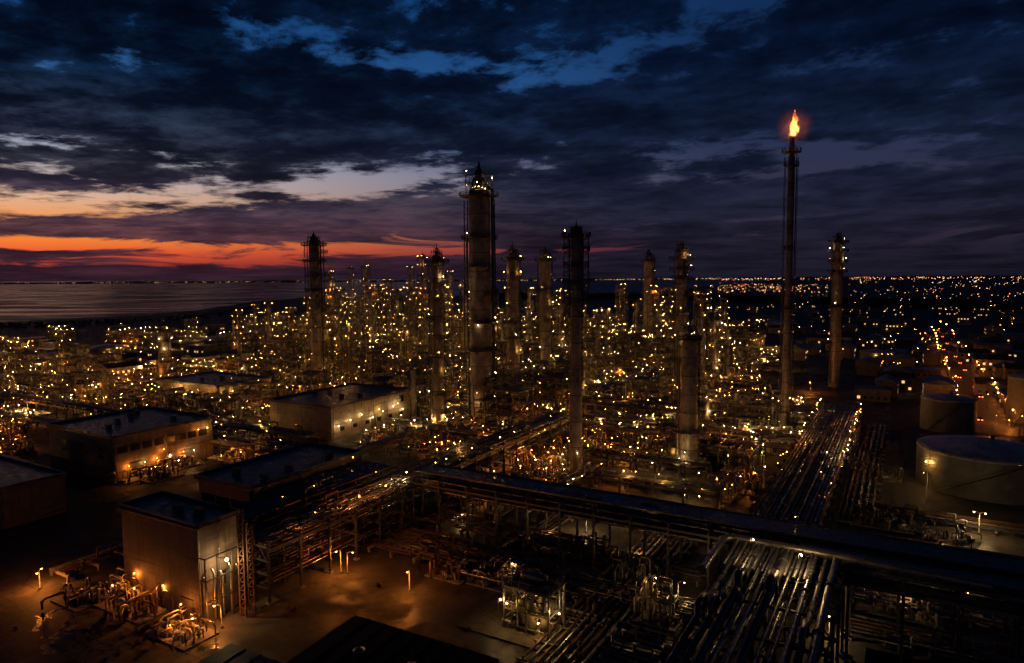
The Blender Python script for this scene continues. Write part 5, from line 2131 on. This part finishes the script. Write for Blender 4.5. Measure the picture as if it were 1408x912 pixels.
HM = [house_mesh(s) for s in range(8)]
rt = random.Random(91)
nh = 0
hcount = {}
while nh < 150:
    if nh < 110:
        px, py = rt.uniform(1010, 1440), rt.uniform(416, 600)
        if px < 1190 and py > 500:
            continue
        if px > 1180 and py > 560:
            continue
        if 444 < py and abs(px - (1284 + (py - 452) * 0.55)) < 24:      # keep the town road clear
            continue
    else:
        px, py = rt.uniform(-60, 400), rt.uniform(452, 530)
    p = at(px, py)
    if blocked(p, 6):
        continue
    exec_zones.append((uv(p)[0] - 14, uv(p)[0] + 14, uv(p)[1] - 10, uv(p)[1] + 10))
    k = rt.randrange(8)
    o = link('house' if px > 900 else 'low_building', HM[k], None, p, GA + rt.choice((0, pi / 2)))
    st_ = 'gable-roofed' if k % 2 else 'flat-roofed'
    if px > 900:
        where = 'by the red-lit road' if px > 1240 and py < 600 else 'right of the flare stack' if px > 1090 else 'left of the flare stack'
        band = 'far' if py < 450 else 'nearer'
        tag(o, 'small %s %s town building %s' % (band, st_, where), 'building', 'town buildings')
    else:
        where = 'left of the short lit tower' if px < 227 else 'right of the short lit tower'
        tag(o, 'low dark %s plant building %s at far left' % (st_, where), 'building', 'low buildings at far left')
    nh += 1

# town street lamps
SLM = {}
for k, m in (('o', 'O'), ('w', 'W'), ('r', 'FR'), ('R', 'O')):
    b = MB()
    b.lathe([(0.16, 0), (0.08, 7)], 'steel', 6)
    b.tube([(0, 0, 6.9), (1.2, 0, 7.2)], 0.07, 'steel', 4)
    b.bulb((1.3, 0, 6.9), 0.26 if k == 'r' else 0.28 if k == 'R' else 0.10, m)
    SLM[k] = b.mesh('street_lamp')
M['FO2'] = M['FO']


def town_lamp(px, py, k, label, group):
    p = at(px, py)
    o = link('street_lamp', SLM[k], None, p, rt.uniform(0, 6.28))
    s = max(1.0, min(3.2, p.length / 420))
    o.scale = (s, s, 1.0 + (s - 1) * 0.3)
    tag(o, label, 'street lamp', group)


road_pts = [(1284, 452), (1296, 470), (1306, 488), (1318, 506), (1330, 528), (1345, 556), (1364, 592)]
rp = [at(x, y) for x, y in road_pts]
rb = MB()
vs, fs = [], []
for i, p in enumerate(rp):
    a = rp[max(0, i - 1)]
    c = rp[min(len(rp) - 1, i + 1)]
    d = (c - a).normalized()
    n = Vector((-d.y, d.x, 0)) * 6
    vs += [(p.x - n.x, p.y - n.y, 0.012), (p.x + n.x, p.y + n.y, 0.012)]
for i in range(len(rp) - 1):
    fs.append((i * 2, i * 2 + 1, i * 2 + 3, i * 2 + 2))
rb.add(vs, fs, 'asphalt')
tag(rb.build('town_road'), kind='structure')
for i in range(len(rp) - 1):
    for s in (0.1, 0.35, 0.6, 0.85):
        q = rp[i].lerp(rp[i + 1], s)
        d = (rp[i + 1] - rp[i]).normalized()
        for side in (-1, 1):
            if rt.random() < 0.75:
                r_ = q + Vector((-d.y, d.x, 0)) * side * 8
                x, y = proj(r_)
                glow(None, (r_.x, r_.y, 6.5), 'SO', 1000.0, 0.3) if rt.random() < 0.8 else None
                town_lamp(x, y, 'R', 'orange street lamp lining the town road behind the tanks at right', 'lamps lining the town road')


def car_mesh():
    b = MB()
    b.box((0, 0, 0.62), (4.3, 1.75, 0.6), 'dark')
    b.add([(-1.6, -0.8, 0.92), (1.3, -0.8, 0.92), (1.3, 0.8, 0.92), (-1.6, 0.8, 0.92), (-1.1, -0.65, 1.45), (0.6, -0.65, 1.45), (0.6, 0.65, 1.45), (-1.1, 0.65, 1.45)],
          [(4, 5, 6, 7), (0, 1, 5, 4), (1, 2, 6, 5), (2, 3, 7, 6), (3, 0, 4, 7)], 'dim')
    for x in (-1.35, 1.35):
        for y in (-0.85, 0.85):
            b.tube([(x, y - 0.1, 0.33), (x, y + 0.1, 0.33)], 0.33, 'dark', 10)
    for y in (-0.6, 0.6):
        b.box((-2.18, y, 0.75), (0.08, 0.5, 0.3), 'TL')
        b.box((2.18, y, 0.7), (0.08, 0.4, 0.25), 'HL')
    return b.mesh('car')


M['TL'] = mat('tail_light', (0.5, 0.02, 0.02), emit=(1.0, 0.09, 0.03), strength=14)
M['HL'] = mat('head_light', (0.9, 0.9, 0.8), emit=(1.0, 0.85, 0.6), strength=14)
CM = car_mesh()
for i in range(len(rp) - 1):
    d = (rp[i + 1] - rp[i])
    for s in (0.2, 0.7):
        q = rp[i].lerp(rp[i + 1], s) + Vector((-d.y, d.x, 0)).normalized() * (2.5 if rt.random() < .6 else -2.5)
        o = link('car', CM, None, (q.x, q.y, 0.014), atan2(-d.y, -d.x))
        tag(o, 'tiny car with red tail lights on the town road behind the tanks', 'car', 'cars on the town road')

n = 0
while n < 95:
    g_ = rt.random()
    if g_ < 0.35:
        px, py = rt.uniform(1160, 1300), rt.uniform(455, 520)
    elif g_ < 0.7:
        px, py = rt.uniform(1040, 1440), rt.uniform(425, 500)
    elif g_ < 0.8:
        px, py = rt.uniform(1200, 1440), rt.uniform(500, 600)
    elif g_ < 0.88:
        px, py = rt.uniform(990, 1080), rt.uniform(450, 560)
    else:
        px, py = rt.uniform(-40, 330), rt.uniform(455, 500)
    lab = 'small street lamp ' + ('among the dark low buildings at far left' if px < 400 else 'in the town right of the flare stack' if px > 1090 else 'in the dark ground left of the flare stack')
    town_lamp(px, py, rt.choice('ooow' if px > 900 else 'oow'), lab, 'town street lamps' if px > 400 else 'lamps among the low buildings')
    n += 1
for (x, y, r_) in ((1369, 572, 'a'), (1388, 577, 'b'), (1335, 585, 'c')):
    street_lamp(x, y + 10, y, {'a': 'bright orange lamp on the lit lot behind the large pale tank', 'b': 'orange lamp near the tall dark tank at the right edge', 'c': 'orange lamp at the town end of the red-lit road'}[r_], 'SO', 0.22, group='lamps behind the large tank')


def wood(name, label, pts_px, width, n, hgt, seed):
    rr = random.Random(seed)
    b = MB()
    P = [at(x, y) for x, y in pts_px]
    for i in range(n):
        k = rr.uniform(0, len(P) - 1.001)
        a = int(k)
        q = P[a].lerp(P[a + 1], k - a)
        s = q.length * width * rr.uniform(-0.5, 0.5)
        q = q * (1 + width * rr.uniform(-0.5, 0.5))
        h = hgt * rr.uniform(0.6, 1.3)
        r = h * rr.uniform(0.5, 0.8)
        b.tube([(q.x, q.y, -0.2), (q.x, q.y, h * 0.5)], h * 0.04, 'bark', 4, False)
        vs, fs = [], []
        nn_, mm = 6, 4
        for u_ in range(mm + 1):
            th = pi * u_ / mm
            for v_ in range(nn_):
                ph = 2 * pi * v_ / nn_
                kk = rr.uniform(0.7, 1.25)
                vs.append((q.x + r * kk * sin(th) * cos(ph), q.y + r * kk * sin(th) * sin(ph), h * 0.62 + h * 0.42 * kk * cos(th)))
        for u_ in range(mm):
            for v_ in range(nn_):
                v2 = (v_ + 1) % nn_
                fs.append((u_ * nn_ + v_, u_ * nn_ + v2, (u_ + 1) * nn_ + v2, (u_ + 1) * nn_ + v_))
        b.add(vs, fs, 'tree')
    return tag(b.build(name), label, 'woods', None, 'stuff')


wood('woods', 'dark belt of low scrub along the shore at far left', [(-60, 452), (60, 448), (180, 443), (300, 434), (345, 424)], 0.12, 420, 2.6, 1)
wood('woods', 'dark belt of trees between the plant and the distant city', [(640, 410), (800, 410), (1000, 414), (1200, 420), (1440, 428)], 0.10, 900, 11, 2)

# ------------------------------------------------------------------ labels: tell small sets of like things apart by their order across the view
bysame = {}
for o in list(sc.objects):
    if o.parent is None and o.get('category') and o.get('label'):
        bysame.setdefault(o['label'], []).append(o)
ORD = ['second', 'third', 'fourth', 'fifth', 'sixth', 'seventh', 'eighth', 'ninth']
for lab, os_ in bysame.items():
    if 2 <= len(os_) <= 9:
        os_.sort(key=lambda o: proj(o.location)[0])
        for i, o in enumerate(os_):
            w = 'leftmost' if i == 0 else 'rightmost' if i == len(os_) - 1 else ORD[i - 1] + ' from left,'
            if len((w + ' ' + lab).replace('-', ' ').split()) <= 16:
                o['label'] = w + ' ' + lab
print('long labels', [(o.name, o['label']) for o in sc.objects if o.get('label') and len(o['label'].replace('-', ' ').split()) > 16][:6])
